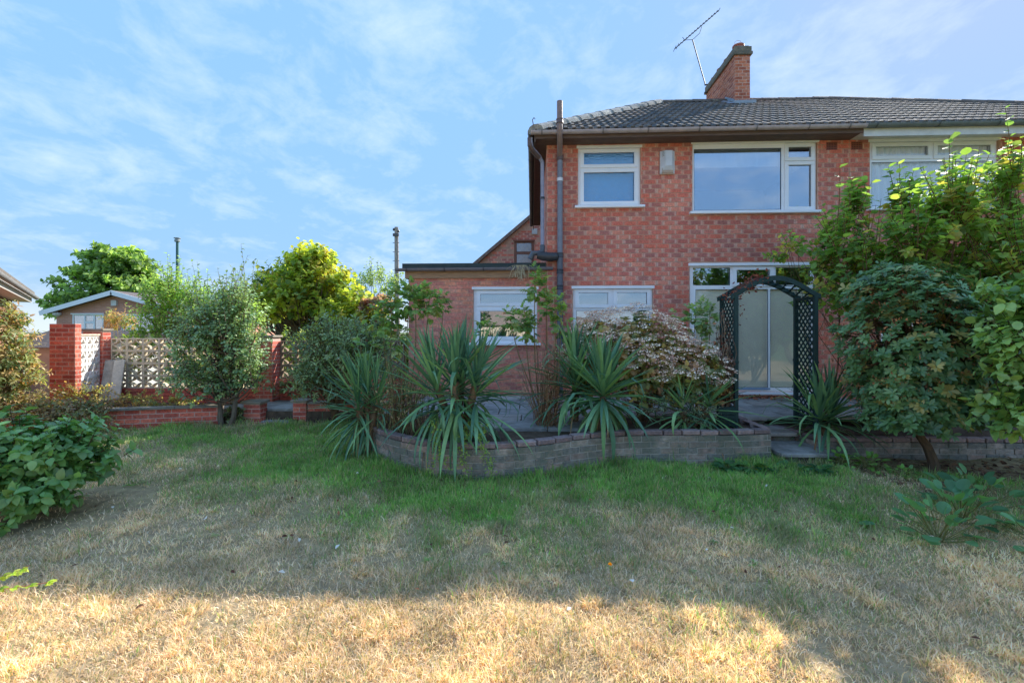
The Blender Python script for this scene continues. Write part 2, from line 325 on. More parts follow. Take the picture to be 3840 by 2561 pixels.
# ---------------------------------------------------------------- grass (stuff)
def make_grass(n, seed, tuss=None):
    r = np.random.default_rng(seed)
    y = 1.15 + (8.0-1.15)*r.random(n*6)**1.75; x = (r.random(n*6)*2-1)*(1.32*y+1.3)
    pyd = (8.0-1.15)**-1*((y-1.15)/6.85+1e-3)**(1/1.75-1)/(2*(1.32*y+1.3))     # sampling density
    want = 1/np.maximum(y, 1.6)**1.55
    clump = 0.25+1.5*fbm(x, y, 5.0, 3)
    w = want*clump/pyd; ok = r.random(n*6) < w/np.percentile(w, 97)
    ok &= (y < lawn_edge(x)-0.01) & (x > -8.5)
    camb = (((x+4.25)/0.75)**2+((y-3.95)/0.6)**2 < 1); ok &= ~(camb & (r.random(n*6) < 0.85))
    bare = fbm(x+11, y+5, 1.7, 3); ok &= ~((bare > 0.66) & (r.random(n*6) < 0.55))
    x = x[ok][:n]; y = y[ok][:n]; n = len(x)
    if tuss:
        k = r.integers(0, tuss, n); cx, cy = x[:tuss][k], y[:tuss][k]; ta = r.uniform(0, 2*np.pi, n); tr_ = 0.055*np.sqrt(r.random(n))*(0.5+r.random(tuss)[k])
        x = cx+np.cos(ta)*tr_; y = cy+np.sin(ta)*tr_; keep = y < lawn_edge(x)-0.01; x, y, k, ta = x[keep], y[keep], k[keep], ta[keep]; n = len(x)
    g = green_at(x, y)+r.normal(0, 0.17, n)
    isg = np.clip((g-0.28)/0.4, 0, 1); isg = (r.random(n) < isg)
    edge = lawn_edge(x)-y
    h = np.where(isg, r.uniform(0.035, 0.085, n)+0.085*np.exp(-edge/0.35)*r.random(n), r.uniform(0.02, 0.06, n))
    h *= 0.45+1.1*fbm(x, y, 3.5, 3)
    tall = r.random(n) < 0.004; h[tall] *= 1.9
    lean = np.where(isg, r.uniform(0.15, 0.9, n), r.uniform(0.4, 1.9, n))
    th = r.uniform(0, 2*np.pi, n) + 2.0*fbm(x, y, 1.3, 2)
    if tuss: th = ta+r.normal(0, .5, n); h = h*(0.8+0.8*r.random(tuss)[k]); lean = np.where(lean > 1.1, lean*0.7, lean)
    d = np.stack([np.cos(th), np.sin(th)], 1); z0 = ground_z(x, y)-0.004
    wdt = np.where(isg, r.uniform(0.0018, 0.0034, n), r.uniform(0.0012, 0.0026, n))*(0.7+0.16*y)
    ph = r.uniform(0, 2*np.pi, n); s = np.stack([np.cos(ph), np.sin(ph)], 1)*wdt[:, None]
    hh = h/np.sqrt(1+lean**2*0.6)
    base = np.stack([x, y, z0], 1)
    mid = base + np.concatenate([d*(hh*lean*0.3)[:, None], (hh*0.62)[:, None]], 1)
    tip = base + np.concatenate([d*(hh*lean*0.95)[:, None], (hh*np.where(lean > 1.1, 0.8, 1.0))[:, None]], 1)
    s3 = np.concatenate([s, np.zeros((n, 1))], 1)
    V = np.stack([base-s3, base+s3, mid-s3*0.8, mid+s3*0.8, tip], 1).reshape(-1, 3)
    k = (np.arange(n)*5)[:, None]
    F = np.concatenate([k+np.array([[0,1,3]]), k+np.array([[0,3,2]]), k+np.array([[2,3,4]])], 0)
    straw = np.array([S(212,188,154), S(226,208,178), S(198,170,136), S(212,198,170), S(184,160,128), S(216,192,152)])
    green = np.array([S(112,156,72), S(128,168,80), S(98,140,66), S(144,168,88), S(118,148,86)])
    mixd = np.array([S(156,156,104), S(168,156,112), S(144,148,98)])
    c = np.where(isg[:, None], green[r.integers(0, 5, n)], straw[r.integers(0, 6, n)])
    dull = np.array([S(136,146,98), S(148,154,110), S(124,136,92), S(158,158,118)]); lo = isg & (green_at(x, y) < 0.55) & (r.random(n) < 0.75); c[lo] = dull[r.integers(0, 4, lo.sum())]
    mm = r.random(n) < 0.22; c[mm] = mixd[r.integers(0, 3, mm.sum())]
    c = c*r.uniform(0.8, 1.3, (n, 1))
    c = c*(0.62+0.76*fbm(x+9, y+2, 3.2, 3))[:, None]; c[:, 2] *= 1.08
    return V, F, np.repeat(c, 5, 0)
gv, gf, gc = make_grass(400000, 21)
hv, hf, hc = make_grass(70000, 5, 1300)
gf = np.concatenate([gf, hf+len(gv)]); gv = np.concatenate([gv, hv]); gc = np.concatenate([gc, hc])
grass = link('grass', mesh('grass', gv, gf, M['grass'], gc)); grass['kind'] = 'stuff'
tag(grass, 'patchy lawn grass, scorched straw in front and green by the wall', 'grass')
# ---------------------------------------------------------------- bricks
_bm = {}
def brick_vfc(L, H, D, main, end, ch=0.003):
    a, b = L/2, H/2; e = ch; q = a*0.66
    V = [(-a,D,-b),(a,D,-b),(a,D,b),(-a,D,b), (-a,e,-b),(a,e,-b),(a,e,b),(-a,e,b)]
    fx = [-a+e, -q, q, a-e]
    V += [(x,0,-b+e) for x in fx] + [(x,0,b-e) for x in fx]
    F = [(0,1,5,4),(1,2,6,5),(2,3,7,6),(3,0,4,7),(4,5,11,10,9,8),(5,6,15,11),(6,7,12,13,14,15),(7,4,8,12),(8,9,13,12),(9,10,14,13),(10,11,15,14)]
    col = [end]*8 + [end, main, main, end]*2
    return V, F, col
def lay_bricks(owner, path, length, z0, z1, L, H, D, pal, mat, nobj, openings=(), score=None, joint=0.010, sub=None, soldier=False, jit=0.002, wobble=None, keep=None):
    """stretcher bond along path(s)->(x,y,tx,ty); the nobj best-scored whole bricks become objects, the rest one part"""
    items = []; nc = int(round((z1-z0)/H))
    for c in range(nc):
        za, zb = z0+c*H, z0+(c+1)*H; zc = (za+zb)/2
        block = [(o[0], o[1]) for o in openings if min(zb, o[3])-max(za, o[2]) > 0.3*H]
        s = -L/2 if c % 2 else 0.0
        while s < length-0.02:
            segs = [(max(s, 0), min(s+L, length))]; s += L
            for b0, b1 in block:
                ns = []
                for p, q in segs:
                    if b1 <= p or b0 >= q: ns.append((p, q)); continue
                    if b0 > p: ns.append((p, b0))
                    if b1 < q: ns.append((b1, q))
                segs = ns
            for p, q in segs:
                if q-p > 0.035 and (keep is None or keep((p+q)/2, zc)): items.append((p, q, zc))
    def frame(p, q, zc):
        x, y, tx, ty = path((p+q)/2); t = Vector((tx, ty, 0)).normalized(); n = Vector((-t.y, t.x, 0))
        dz = wobble((p+q)/2) if wobble else 0
        j = random.uniform(-jit, jit)
        return Matrix(((t.x, n.x, 0, x+n.x*j), (t.y, n.y, 0, y+n.y*j), (0, 0, 1, zc+dz+random.uniform(-0.0008, 0.0008)), (0, 0, 0, 1)))
    whole = [i for i, (p, q, zc) in enumerate(items) if abs((q-p)-L) < 1e-6]
    if score: whole.sort(key=lambda i: -score((items[i][0]+items[i][1])/2, items[i][2]))
    chosen = set(whole[:nobj]) if nobj else set()
    rest = MB(); h = H-joint
    for i, (p, q, zc) in enumerate(items):
        k = random.randrange(len(pal)); Mx = frame(p, q, zc)
        if i in chosen:
            key = (id(pal), k, round(L, 4), round(H, 4), mat.name)
            if key not in _bm:
                V, F, col = brick_vfc(L-joint, h, D, *pal[k]); _bm[key] = mesh('brick', V, F, mat, col)
            put(link('brick', _bm[key], owner), Mx)
        else:
            V, F, col = brick_vfc(q-p-joint, h, D, *pal[k]); b = len(rest.V)
            rest.V += [Mx @ Vector(v) for v in V]; rest.F += [tuple(x+b for x in f) for f in F]; rest.c += col
    if rest.V: rest.build('brickwork', mat, owner, kind='stuff')
def straight(x0, y0, x1, y1):
    L = math.hypot(x1-x0, y1-y0); tx, ty = (x1-x0)/L, (y1-y0)/L
    return (lambda s: (x0+tx*s, y0+ty*s, tx, ty)), L
def pal_of(pairs, gain=1.8, grey=0.0, calm=0.0):
    A = np.array([[S(*a), S(*b)] for a, b in pairs]); A = A*(1-calm)+A[:, 0].mean(0)*calm
    A = A*np.array([1.0, 0.98, 0.92])
    A = np.clip(gain*((1-grey)*A+grey*A.mean(-1, keepdims=True)), 0, 0.75)
    return [(tuple(p[0]), tuple(p[1])) for p in A]
PAL_HOUSE = pal_of(gain=2.0, calm=0.28, grey=0.11, pairs=[((164,88,72),(190,136,120)),((152,82,70),(186,134,120)),((164,80,62),(182,116,98)),((138,84,76),(184,142,130)),((168,98,80),(194,144,126)),
                    ((130,82,76),(180,138,126)),((162,84,66),(172,100,82)),((174,108,88),(196,148,130)),((146,78,68),(186,134,120)),((134,88,80),(176,138,126)),((170,82,60),(182,106,86)),((156,92,78),(194,148,132))])
PAL_EXT = pal_of(gain=2.1, grey=0.08, pairs=[((164,100,82),(170,108,92)),((154,92,78),(160,100,86)),((172,110,92),(176,116,98)),((144,90,80),(152,98,88)),((160,98,84),(166,104,90)),((170,104,82),(176,112,92))])
PAL_GARDEN = pal_of(gain=1.65, grey=0.2, pairs=[((176,74,50),(180,80,56)),((164,66,46),(170,74,54)),((186,84,58),(190,92,66)),((156,64,48),(164,74,58)),((190,92,64),(192,96,70)),((168,78,58),(174,86,66))])
PAL_OLD = pal_of(gain=2.7, grey=0.4, pairs=[((112,92,78),(104,92,80)),((96,86,76),(92,86,78)),((122,94,78),(110,94,82)),((88,84,76),(84,82,76)),((104,84,72),(98,86,76)),((118,102,88),(108,98,88))])
PAL_COPE = pal_of(gain=2.0, grey=0.62, pairs=[((124,82,72),(128,92,82)),((112,76,70),(118,84,78)),((132,92,82),(136,100,90)),((104,72,66),(112,82,76))])
PAL_CHIM = pal_of(gain=1.15, grey=0.1, pairs=[((190,112,80),(194,124,94)),((178,100,72),(184,112,86)),((200,124,92),(204,134,104)),((164,92,70),(172,104,84)),((186,118,92),(192,128,104))])
PAL_BUNG = pal_of(gain=1.5, pairs=[((168,120,98),(172,126,106)),((156,108,90),(160,114,98)),((176,130,108),(178,134,114)),((148,104,90),(154,112,98))])

def wall_shell(name, x0, x1, yf, yb, z0, z1, holes, mat, parent):
    """a wall facing -Y with real openings: front and back sheets and reveals"""
    xs = sorted({x0, x1, *[h[0] for h in holes], *[h[1] for h in holes]}); zs = sorted({z0, z1, *[h[2] for h in holes], *[h[3] for h in holes]})
    m = MB(); inh = lambda x, z: any(h[0] < x < h[1] and h[2] < z < h[3] for h in holes)
    for i in range(len(xs)-1):
        for k in range(len(zs)-1):
            if inh((xs[i]+xs[i+1])/2, (zs[k]+zs[k+1])/2): continue
            a, b, c, d = xs[i], xs[i+1], zs[k], zs[k+1]
            m.add([(a,yf,c),(b,yf,c),(b,yf,d),(a,yf,d)], [(0,1,2,3)]); m.add([(a,yb,c),(b,yb,c),(b,yb,d),(a,yb,d)], [(3,2,1,0)])
    for a, b, c, d in holes:
        m.add([(a,yf,c),(a,yb,c),(a,yb,d),(a,yf,d)], [(0,1,2,3)]); m.add([(b,yf,c),(b,yb,c),(b,yb,d),(b,yf,d)], [(3,2,1,0)])
        m.add([(a,yf,c),(b,yf,c),(b,yb,c),(a,yb,c)], [(0,1,2,3)]); m.add([(a,yf,d),(b,yf,d),(b,yb,d),(a,yb,d)], [(3,2,1,0)])
    for x in (x0, x1): m.add([(x,yf,z0),(x,yb,z0),(x,yb,z1),(x,yf,z1)], [(0,1,2,3)])
    m.add([(x0,yf,z1),(x1,yf,z1),(x1,yb,z1),(x0,yb,z1)], [(0,1,2,3)])
    return m.build(name, mat, parent)

def window(owner, x0, x1, z0, z1, y, cells, label=None, mat=None, glass=None, fw=0.055, sill=True, head=True, sash=(), back=None, name='window'):
    """outer frame (the part) with panes, sashes and sill as its pieces. cells = list of (x0,x1,z0,z1) glazed fields; sash = indices with an opening casement"""
    mat = mat or M['upvc']; glass = glass or M['glass']; f = MB(); d = 0.07
    xs = sorted({x0, x1, *[c[0] for c in cells], *[c[1] for c in cells]}); zs = sorted({z0, z1, *[c[2] for c in cells], *[c[3] for c in cells]})
    inc = lambda x, z: any(c[0] < x < c[1] and c[2] < z < c[3] for c in cells)
    yf, yb = y, y+d
    for i in range(len(xs)-1):
        for k in range(len(zs)-1):
            if not inc((xs[i]+xs[i+1])/2, (zs[k]+zs[k+1])/2):
                a, b, c, e = xs[i], xs[i+1], zs[k], zs[k+1]
                f.add([(a,yf,c),(b,yf,c),(b,yf,e),(a,yf,e)], [(0,1,2,3)]); f.add([(a,yb,c),(b,yb,c),(b,yb,e),(a,yb,e)], [(3,2,1,0)])
    for a, b, c, e in cells:
        f.add([(a,yf,c),(a,yb,c),(a,yb,e),(a,yf,e)], [(0,1,2,3)]); f.add([(b,yf,c),(b,yb,c),(b,yb,e),(b,yf,e)], [(3,2,1,0)])
        f.add([(a,yf,c),(b,yf,c),(b,yb,c),(a,yb,c)], [(0,1,2,3)]); f.add([(a,yf,e),(b,yf,e),(b,yb,e),(a,yb,e)], [(3,2,1,0)])
    for x in (x0, x1): f.add([(x,yf,z0),(x,yb,z0),(x,yb,z1),(x,yf,z1)], [(0,1,2,3)])
    for z in (z0, z1): f.add([(x0,yf,z),(x1,yf,z),(x1,yb,z),(x0,yb,z)], [(0,1,2,3)])
    w = f.build(name, mat, owner)
    if label: w['label'] = label
    for i, (a, b, c, e) in enumerate(cells):
        gm = glass[i] if isinstance(glass, list) else glass
        if i in sash:
            t = 0.045; s = MB()
            for q in ((a-.022,b+.022,c-.022,c+t),(a-.022,b+.022,e-t,e+.022),(a-.022,a+t,c+t,e-t),(b-t,b+.022,c+t,e-t)): s.box(q[0],q[1],y-0.022,y+0.03,q[2],q[3],bev=0.005)
            s.build('sash', mat, w)
            a, b, c, e = a+t-.005, b-t+.005, c+t-.005, e-t+.005
        g = MB(); g.box(a-.004, b+.004, y+0.012, y+0.018, c-.004, e+.004); g.build('pane', gm, w)
        # thin dark gasket round the glass
        k = MB(); t = 0.007
        for q in ((a,b,c,c+t),(a,b,e-t,e),(a,a+t,c+t,e-t),(b-t,b,c+t,e-t)): k.box(q[0],q[1],y+0.004,y+0.0105,q[2],q[3])
        k.build('gasket', M['gasket'], w)
    if sill: s = MB(); s.box(x0-0.07, x1+0.07, y-0.13, y-0.003, z0-0.045, z0+0.004, bev=0.008); s.build('sill', mat, w)
    if head: s = MB(); s.box(x0-0.03, x1+0.03, y-0.06, y-0.003, z1-0.02, z1+0.035, bev=0.006); s.build('head_trim', mat, w)
    return w
M['gasket'] = pmat('rubber_gasket', S(40,42,44), 0.6, 0.3)

# ---------------------------------------------------------------- the brick semi (left half of the pair)
FY = 8.7
house = thing('semi_detached_house', 'red brick semi-detached house with chimney, white windows and patio door', 'house', (0.28, 8.7, 0.38))
w1 = (0.88, 2.05, 3.965, 5.085); w2 = (3.02, 5.30, 3.83, 5.13); w4 = (0.785, 2.28, 1.30, 2.42); fd = (2.97, 5.27, 0.46, 2.84)
holes = [w1, w2, w4, fd]
wall_shell('wall', 0.285, 5.88, FY+0.0045, FY+0.27, 0.2, 5.16, holes, M['mortar'], house)
pth, ln = straight(0.28, FY, 5.88, FY)
lay_bricks(house, pth, ln, 0.30, 5.15, 0.2435, 0.0866, 0.06, PAL_HOUSE, M['brick'], 300, [(h[0]-0.28, h[1]-0.28, h[2], h[3]) for h in holes],
           score=lambda s, z: (5 if 2.75 < z < 5.1 else 0) + (2.0 if s < 5.2 else 0) - abs(z-3.6)*1.2 + (0.6 if z > 3.0 else 0))
sidew = MB(); sidew.box(0.287, 0.55, 8.98, 15.3, 0.2, 5.15); sidew.box(0.56, 5.88, 15.05, 15.29, 0.2, 5.15); sidew.build('side_wall', M['mortar'], house)
pth, ln = straight(0.28, 15.3, 0.28, 8.7)
lay_bricks(house, pth, ln, 0.30, 5.15, 0.2435, 0.0866, 0.005, PAL_HOUSE, M['brick'], 0)
inn = MB(); inn.box(0.6, 5.87, 11.6, 11.7, 0.4, 5.1); inn.box(0.6, 5.87, 8.99, 11.6, 2.93, 3.02); inn.box(0.6, 5.87, 8.99, 11.6, 0.36, 0.42)
inn.box(2.55, 2.62, 8.99, 11.59, 0.43, 5.1); inn.box(5.78, 5.86, 8.99, 11.59, 0.43, 5.1); inn.box(0.6, 5.87, 8.99, 11.6, 5.11, 5.15); inn.build('interior_wall', M['plaster'], house)
# windows
y = FY+0.045
window(house, *w1, y, [(0.945,1.985,4.725,5.035),(0.945,1.985,4.02,4.66)], 'frosted upstairs bathroom window', glass=[M['frost'], M['frost']], sash=(0,1))
window(house, *w2, y, [(3.06,4.67,3.875,5.03),(4.75,5.25,4.80,5.08),(4.75,5.25,3.88,4.745)], 'wide upstairs bedroom window with a narrow opening light', sash=(1,2))
window(house, *w4, y, [(0.845,1.495,2.06,2.375),(1.57,2.225,2.06,2.375),(0.845,2.225,1.35,1.995)], 'kitchen window with two small top lights', sash=(0,1))
wd = window(house, *fd, y, [(3.04,3.73,2.46,2.79),(3.80,4.50,2.46,2.79),(4.57,5.20,2.46,2.79),(3.09,3.83,0.54,2.385),(3.87,4.43,0.54,2.385),(4.47,5.20,0.54,2.385)],
            'glazed patio door with three top lights', glass=[M['glass']]*3+[M['glass_door']]*3, sash=(1,), name='patio_door')
MB().box(3.02, 5.22, FY+0.085, FY+0.095, 0.5, 2.41).build('blind', M['blind'], wd)
MB().box(3.84, 3.88, y-0.02, y+0.03, 0.5, 2.40, S(120,146,170)).box(3.06, 4.46, y-0.02, y+0.02, 0.5, 0.535, S(120,146,170)).build('sliding_frame', M['plastic'], wd)
MB().box(0.93, 2.0, FY+0.15, FY+0.16, 3.98, 5.108).build('blue_pane_backing', M['bluebacking'], house)  # added sheet, puts the sky's blue into the frosted panes
MB().box(3.05, 4.68, FY+0.16, FY+0.17, 4.72, 5.108).build('roller_blind', M['curtain'], house)
# air bricks
for ax in (5.46, ):
    a = MB(); a.box(ax, ax+0.20, FY-0.006, FY+0.01, 4.955, 5.10, S(150,84,66))
    for i in range(6):
        for k in range(4): a.box(ax+0.018+i*0.029, ax+0.034+i*0.029, FY-0.0075, FY-0.0062, 4.968+k*0.033, 4.986+k*0.033, S(40,26,22))
    a.build('air_brick', M['plastic'], house)
# eaves
EY, EZ, RY, RZ = 8.33, 5.24, 12.0, 7.49
XL, XRdg, XP, XRdgR, XR = 0.04, 3.27, 5.88, 7.6, 14.0
pitch = math.atan2(RZ-EZ, RY-EY); SL = math.hypot(RZ-EZ, RY-EY)
BRN = S(112,94,86); GBR = S(176,166,168); DGR = S(104,112,112)
so = MB(); so.box(XL+0.03, XP, EY+0.035, FY-0.003, 5.135, 5.155, BRN); so.box(XL+0.03, XP, EY+0.01, EY+0.033, 5.115, 5.24, BRN); so.box(XL+0.005, XL+0.028, EY+0.01, 15.6, 5.06, 5.24, BRN)
so.box(XL+0.03, 0.277, FY, 15.3, 5.135, 5.155, BRN); so.build('fascia', M['timber'], house)
def gutter(owner, p, q, col, r=0.058, name='gutter', brackets=()):
    p = Vector(p); q = Vector(q); d = (q-p).normalized(); n = d.cross(Vector((0,0,1))); m = MB(); K = 9; V = []; F = []
    for P in (p, q):
        for rr in (r, r-0.006):
            for k in range(K): t = math.pi*k/(K-1); V.append(P + n*(math.cos(t)*rr) - Vector((0,0,1))*(math.sin(t)*rr))
    for k in range(K-1):
        F += [(k,k+1,2*K+k+1,2*K+k),(K+k+1,K+k,3*K+k,3*K+k+1),(k,K+k,K+k+1,k+1),(2*K+k,2*K+k+1,3*K+k+1,3*K+k)]
    F += [(0,2*K,3*K,K),(K-1,2*K-1,4*K-1,3*K-1)]
    m.add(V, F, col); o = m.build(name, M['pipe'], owner, smooth=True)
    for s in brackets:
        P = p + d*s; b = MB(); V = []; F = []
        for off in (-0.014, 0.014):
            for k in range(K): t = math.pi*k/(K-1); V.append(P + d*off + n*(math.cos(t)*(r+0.006)) - Vector((0,0,1))*(math.sin(t)*(r+0.006)))
        for k in range(K-1): F.append((k,k+1,K+k+1,K+k))
        b.add(V, F, tuple(x*0.45 for x in col)); b.build('gutter_bracket', M['pipe'], o)
    return o
gutter(house, (XL-0.06, EY-0.055, EZ-0.02), (XP-0.0, EY-0.055, EZ-0.01), GBR, brackets=(0.2,1.3,2.1,3.0,4.0,4.9,5.6))
gutter(house, (XL-0.055, 15.6, EZ-0.02), (XL-0.055, EY-0.05, EZ-0.02), S(84,70,66), brackets=(1,2,3,4,5,6,6.6,7))
# soil stack, downpipe and hopper pipework
PG = S(128,130,138)
m = MB(); m.tube([(0.53,8.615,0.36),(0.53,8.615,3.0)], 0.056, 12, S(96,100,108)); m.tube([(0.53,8.615,3.0),(0.53,8.615,4.86)], 0.052, 12, PG)
m.tube([(0.53,8.615,4.80),(0.525,8.60,4.9),(0.51,8.34,5.06),(0.50,8.21,5.18),(0.50,8.20,5.30),(0.50,8.20,5.72)], 0.052, 12, S(140,118,110))
for z, c in ((1.5,S(60,64,68)),(2.42,S(60,64,68)),(2.72,S(60,64,68)),(3.03,S(70,74,78)),(4.86,S(112,92,86)),(5.36,S(112,92,86))):
    yy = 8.615 if z < 5 else 8.20; xx = 0.53 if z < 5 else 0.50
    m.lathe((xx,yy,z), [(0.054,-0.045),(0.066,-0.04),(0.066,-0.02),(0.061,-0.012),(0.061,0.02),(0.066,0.025),(0.066,0.04),(0.054,0.045)], 14, c)
m.lathe((0.53,8.615,4.45), [(0.053,-0.03),(0.058,-0.03),(0.058,0.03),(0.053,0.03)], 14, S(220,220,220)); m.build('soil_stack', M['pipe'], house, smooth=True)
m = MB(); m.tube([(-0.02,8.36,5.14),(-0.02,8.36,5.06),(0.0,8.42,4.98),(0.14,8.62,4.9),(0.20,8.66,4.80),(0.20,8.66,3.2),(0.20,8.66,3.06)], 0.037, 10, S(150,150,166))
m.tube([(-0.04,8.36,5.14),(-0.04,8.36,5.0),(0.02,8.45,4.93),(0.13,8.6,4.87)], 0.043, 10, S(104,84,78))
m.lathe((0.20,8.66,4.12), [(0.038,-0.02),(0.045,-0.02),(0.045,0.02),(0.038,0.02)], 12, S(60,60,64)); m.build('downpipe', M['pipe'], house, smooth=True)
m = MB(); m.tube([(0.47,8.6,3.0),(0.36,8.58,2.99),(0.22,8.56,3.0),(0.10,8.56,3.02)], [0.075,0.085,0.085,0.07], 12, S(62,64,66)); m.tube([(0.20,8.64,3.22),(0.20,8.62,3.1),(0.12,8.56,3.06),(0.02,8.54,3.06),(-0.03,8.54,2.95)], 0.05, 10, S(84,88,92)); m.build('branch_pipe', M['pipe'], house, smooth=True)

# roof tiles
TW, GA, TL = 0.30, 0.3455, 0.425
prof = [(0,0),(0.068,0),(0.080,0.024),(0.138,0.024),(0.15,0),(0.218,0),(0.23,0.024),(0.288,0.024),(0.30,0)]
TC = [S(108,102,96),S(120,110,100),S(98,96,92),S(126,116,106),S(114,104,96),S(92,92,90)]
def tile_vf():
    V = []; F = []; n = len(prof)
    for yy, zz in ((0.0,0.012),(0.0,0.034),(TL,0.010)):
        for x, z in prof: V.append((x, yy, zz+z))
    for k in range(n-1): F += [(k,k+1,n+k+1,n+k),(n+k,n+k+1,2*n+k+1,2*n+k)]
    return V, F
tV, tF = tile_vf(); tile_me = [mesh('roof_tile', tV, tF, M['tile'], [c]*len(tV)) for c in TC]
cp, sp = math.cos(pitch), math.sin(pitch)
def roof_M(x, s): return Matrix(((1,0,0,x),(0,cp,-sp,EY-0.03+cp*s),(0,sp,cp,EZ+sp*s),(0,0,0,1)))
def hipL(Yv): return XL + (XRdg-XL)*(Yv-EY)/(RY-EY)
def hipR(Yv): return XR + (XRdgR-XR)*(Yv-EY)/(RY-EY)
def tiles(owner, xa, xb, clipL, clipR):
    rows = int(SL/GA)+1
    for r in range(rows):
        s = r*GA
        if s+0.1 > SL: break
        xx = xa
        while xx < xb-0.05:
            Mx = roof_M(xx+random.uniform(-.003,.003), s+random.uniform(-.004,.004)); pts = [Mx @ Vector(v) for v in tV]
            lo = min(p.x-hipL(p.y) for p in pts) if clipL else 1; hi = min(hipR(p.y)-p.x for p in pts) if clipR else 1
            lo2 = max(p.x-hipL(p.y) for p in pts) if clipL else 1; hi2 = max(hipR(p.y)-p.x for p in pts) if clipR else 1
            xx += TW
            if lo2 <= 0 or hi2 <= 0: continue
            if lo < 0 or hi < 0 or s+TL > SL+0.05 or xx > xb+0.01:
                W = []
                for p in pts:
                    if clipL: p.x = max(p.x, hipL(p.y))
                    if clipR: p.x = min(p.x, hipR(p.y))
                    p.x = min(p.x, xb)
                    if p.y > RY: k = p.y-RY; p.y = RY; p.z -= k*math.tan(pitch)
                    W.append(p)
                link('roof_tile', mesh('roof_tile', W, tF, M['tile'], [random.choice(TC)]*len(W)), owner)
            else: put(link('roof_tile', random.choice(tile_me), owner), Mx)
# deck under the tiles (all slopes)
d = 0.012; BY = 2*RY-EY
rd = MB()
rd.add([(XL,EY,EZ-d),(XP,EY,EZ-d),(XP,RY,RZ-d),(XRdg,RY,RZ-d)], [(0,1,2,3)], TC[0]); rd.add([(XL,BY,EZ-d),(XL,EY,EZ-d),(XRdg,RY,RZ-d)], [(0,1,2)], TC[0])
rd.add([(XP,BY,EZ-d),(XL,BY,EZ-d),(XRdg,RY,RZ-d),(XP,RY,RZ-d)], [(0,1,2,3)], TC[0])
roof = rd.build('roof', M['tile'], house)
tiles(roof, XL+0.02, XP-0.005, True, False)
def ridge_caps(owner, p, q, col, r=0.125, n=None, mat=None, lift=0.0, name='ridge_tile'):
    p = Vector(p); q = Vector(q); L = (q-p).length; n = n or int(L/0.42); d = (q-p)/n; u = d.normalized(); side = u.cross(Vector((0,0,1))).normalized(); up = side.cross(u)
    for i in range(n):
        m = MB(); K = 7; V = []; F = []
        for P, rr in ((p+d*i-u*0.01, r*1.04), (p+d*(i+1)+u*0.01, r*0.97)):
            for k in range(K): t = math.pi*k/(K-1); V.append(P + side*(math.cos(t)*rr*1.1) + up*(math.sin(t)*rr*0.8-0.035+lift+random.uniform(-.004,.004)))
        for k in range(K-1): F.append((k,k+1,K+k+1,K+k))
        F.append(tuple(range(K-1,-1,-1))); F.append(tuple(range(K,2*K)))
        c = tuple(np.array(col)*random.uniform(0.85,1.15)); m.add(V, F, c); m.build(name, mat or M['tile'], owner)
ridge_caps(roof, (XL+0.02,EY-0.0,EZ+0.03), (XRdg,RY,RZ+0.03), S(150,148,140), r=0.165, mat=M['capmortar'], name='hip_tile')
ridge_caps(roof, (XRdg+0.02,RY,RZ+0.03), (XP,RY,RZ+0.03), S(110,100,92))
m = MB(); m.tube([(XL-0.01,EY-0.02,EZ+0.1),(XL-0.03,EY-0.04,EZ+0.2),(XL-0.0,EY-0.06,EZ+0.23),(XL+0.02,EY-0.06,EZ+0.2)], 0.008, 6, S(60,56,54)); m.build('hip_iron', M['pipe'], roof)
# chimney
ch = MB(); cx0, cx1, cy0, cy1 = 5.0, 5.37, 11.45, 13.3; ch.box(cx0+0.004, cx1-0.004, cy0+0.004, cy1-0.004, 6.9, 8.5)
chim = ch.build('chimney', M['mortar_pale'], house)
for (a, b, c2, d2), no in (((cx0,cy0,cx1,cy0),80), ((cx0,cy1,cx0,cy0),200), ((cx1,cy0,cx1,cy1),0)):
    pth, ln = straight(a, b, c2, d2)
    lay_bricks(chim, pth, ln, 7.0, 8.39, 0.2325 if ln > 1 else 0.185, 0.079, 0.007, PAL_CHIM, M['brick'], no, score=lambda s, z: z)
cc = S(112,108,96); k = MB(); k.box(cx0-0.045,cx1+0.045,cy0-0.045,cy1+0.045,8.39,8.47,cc,bev=0.01); k.box(cx0-0.025,cx1+0.025,cy0-0.025,cy1+0.025,8.471,8.60,S(126,118,104),bev=0.012); k.box(cx0+0.02,cx1-0.02,cy0+0.02,cy1-0.02,8.601,8.64,cc,bev=0.012); k.build('chimney_cap', M['concrete'], chim)
for yy, h in ((11.68,0.14),(12.2,0.10),(12.65,0.11),(13.05,0.09)):
    k = MB(); k.lathe((5.185,yy,8.62), [(0.13,0),(0.125,h*0.7),(0.14,h*0.75),(0.14,h),(0.11,h),(0.10,h*0.3)], 14, S(178,104,80)); k.build('chimney_pot', M['plastic'], chim, smooth=True)
k = MB(); k.tube([(5.1,11.68,8.76),(5.1,11.68,8.86),(5.16,11.68,8.9),(5.24,11.68,8.88),(5.27,11.68,8.8)], 0.006, 5, S(200,200,200)); k.build('pot_wire', M['metal'], chim)
k = MB()
rz = lambda Yv: EZ + (Yv-EY)*math.tan(pitch)
k.box(cx0-0.06,cx1+0.10,cy0-0.10,cy0-0.012,rz(cy0)-0.02,rz(cy0)+0.09,bev=0.01)
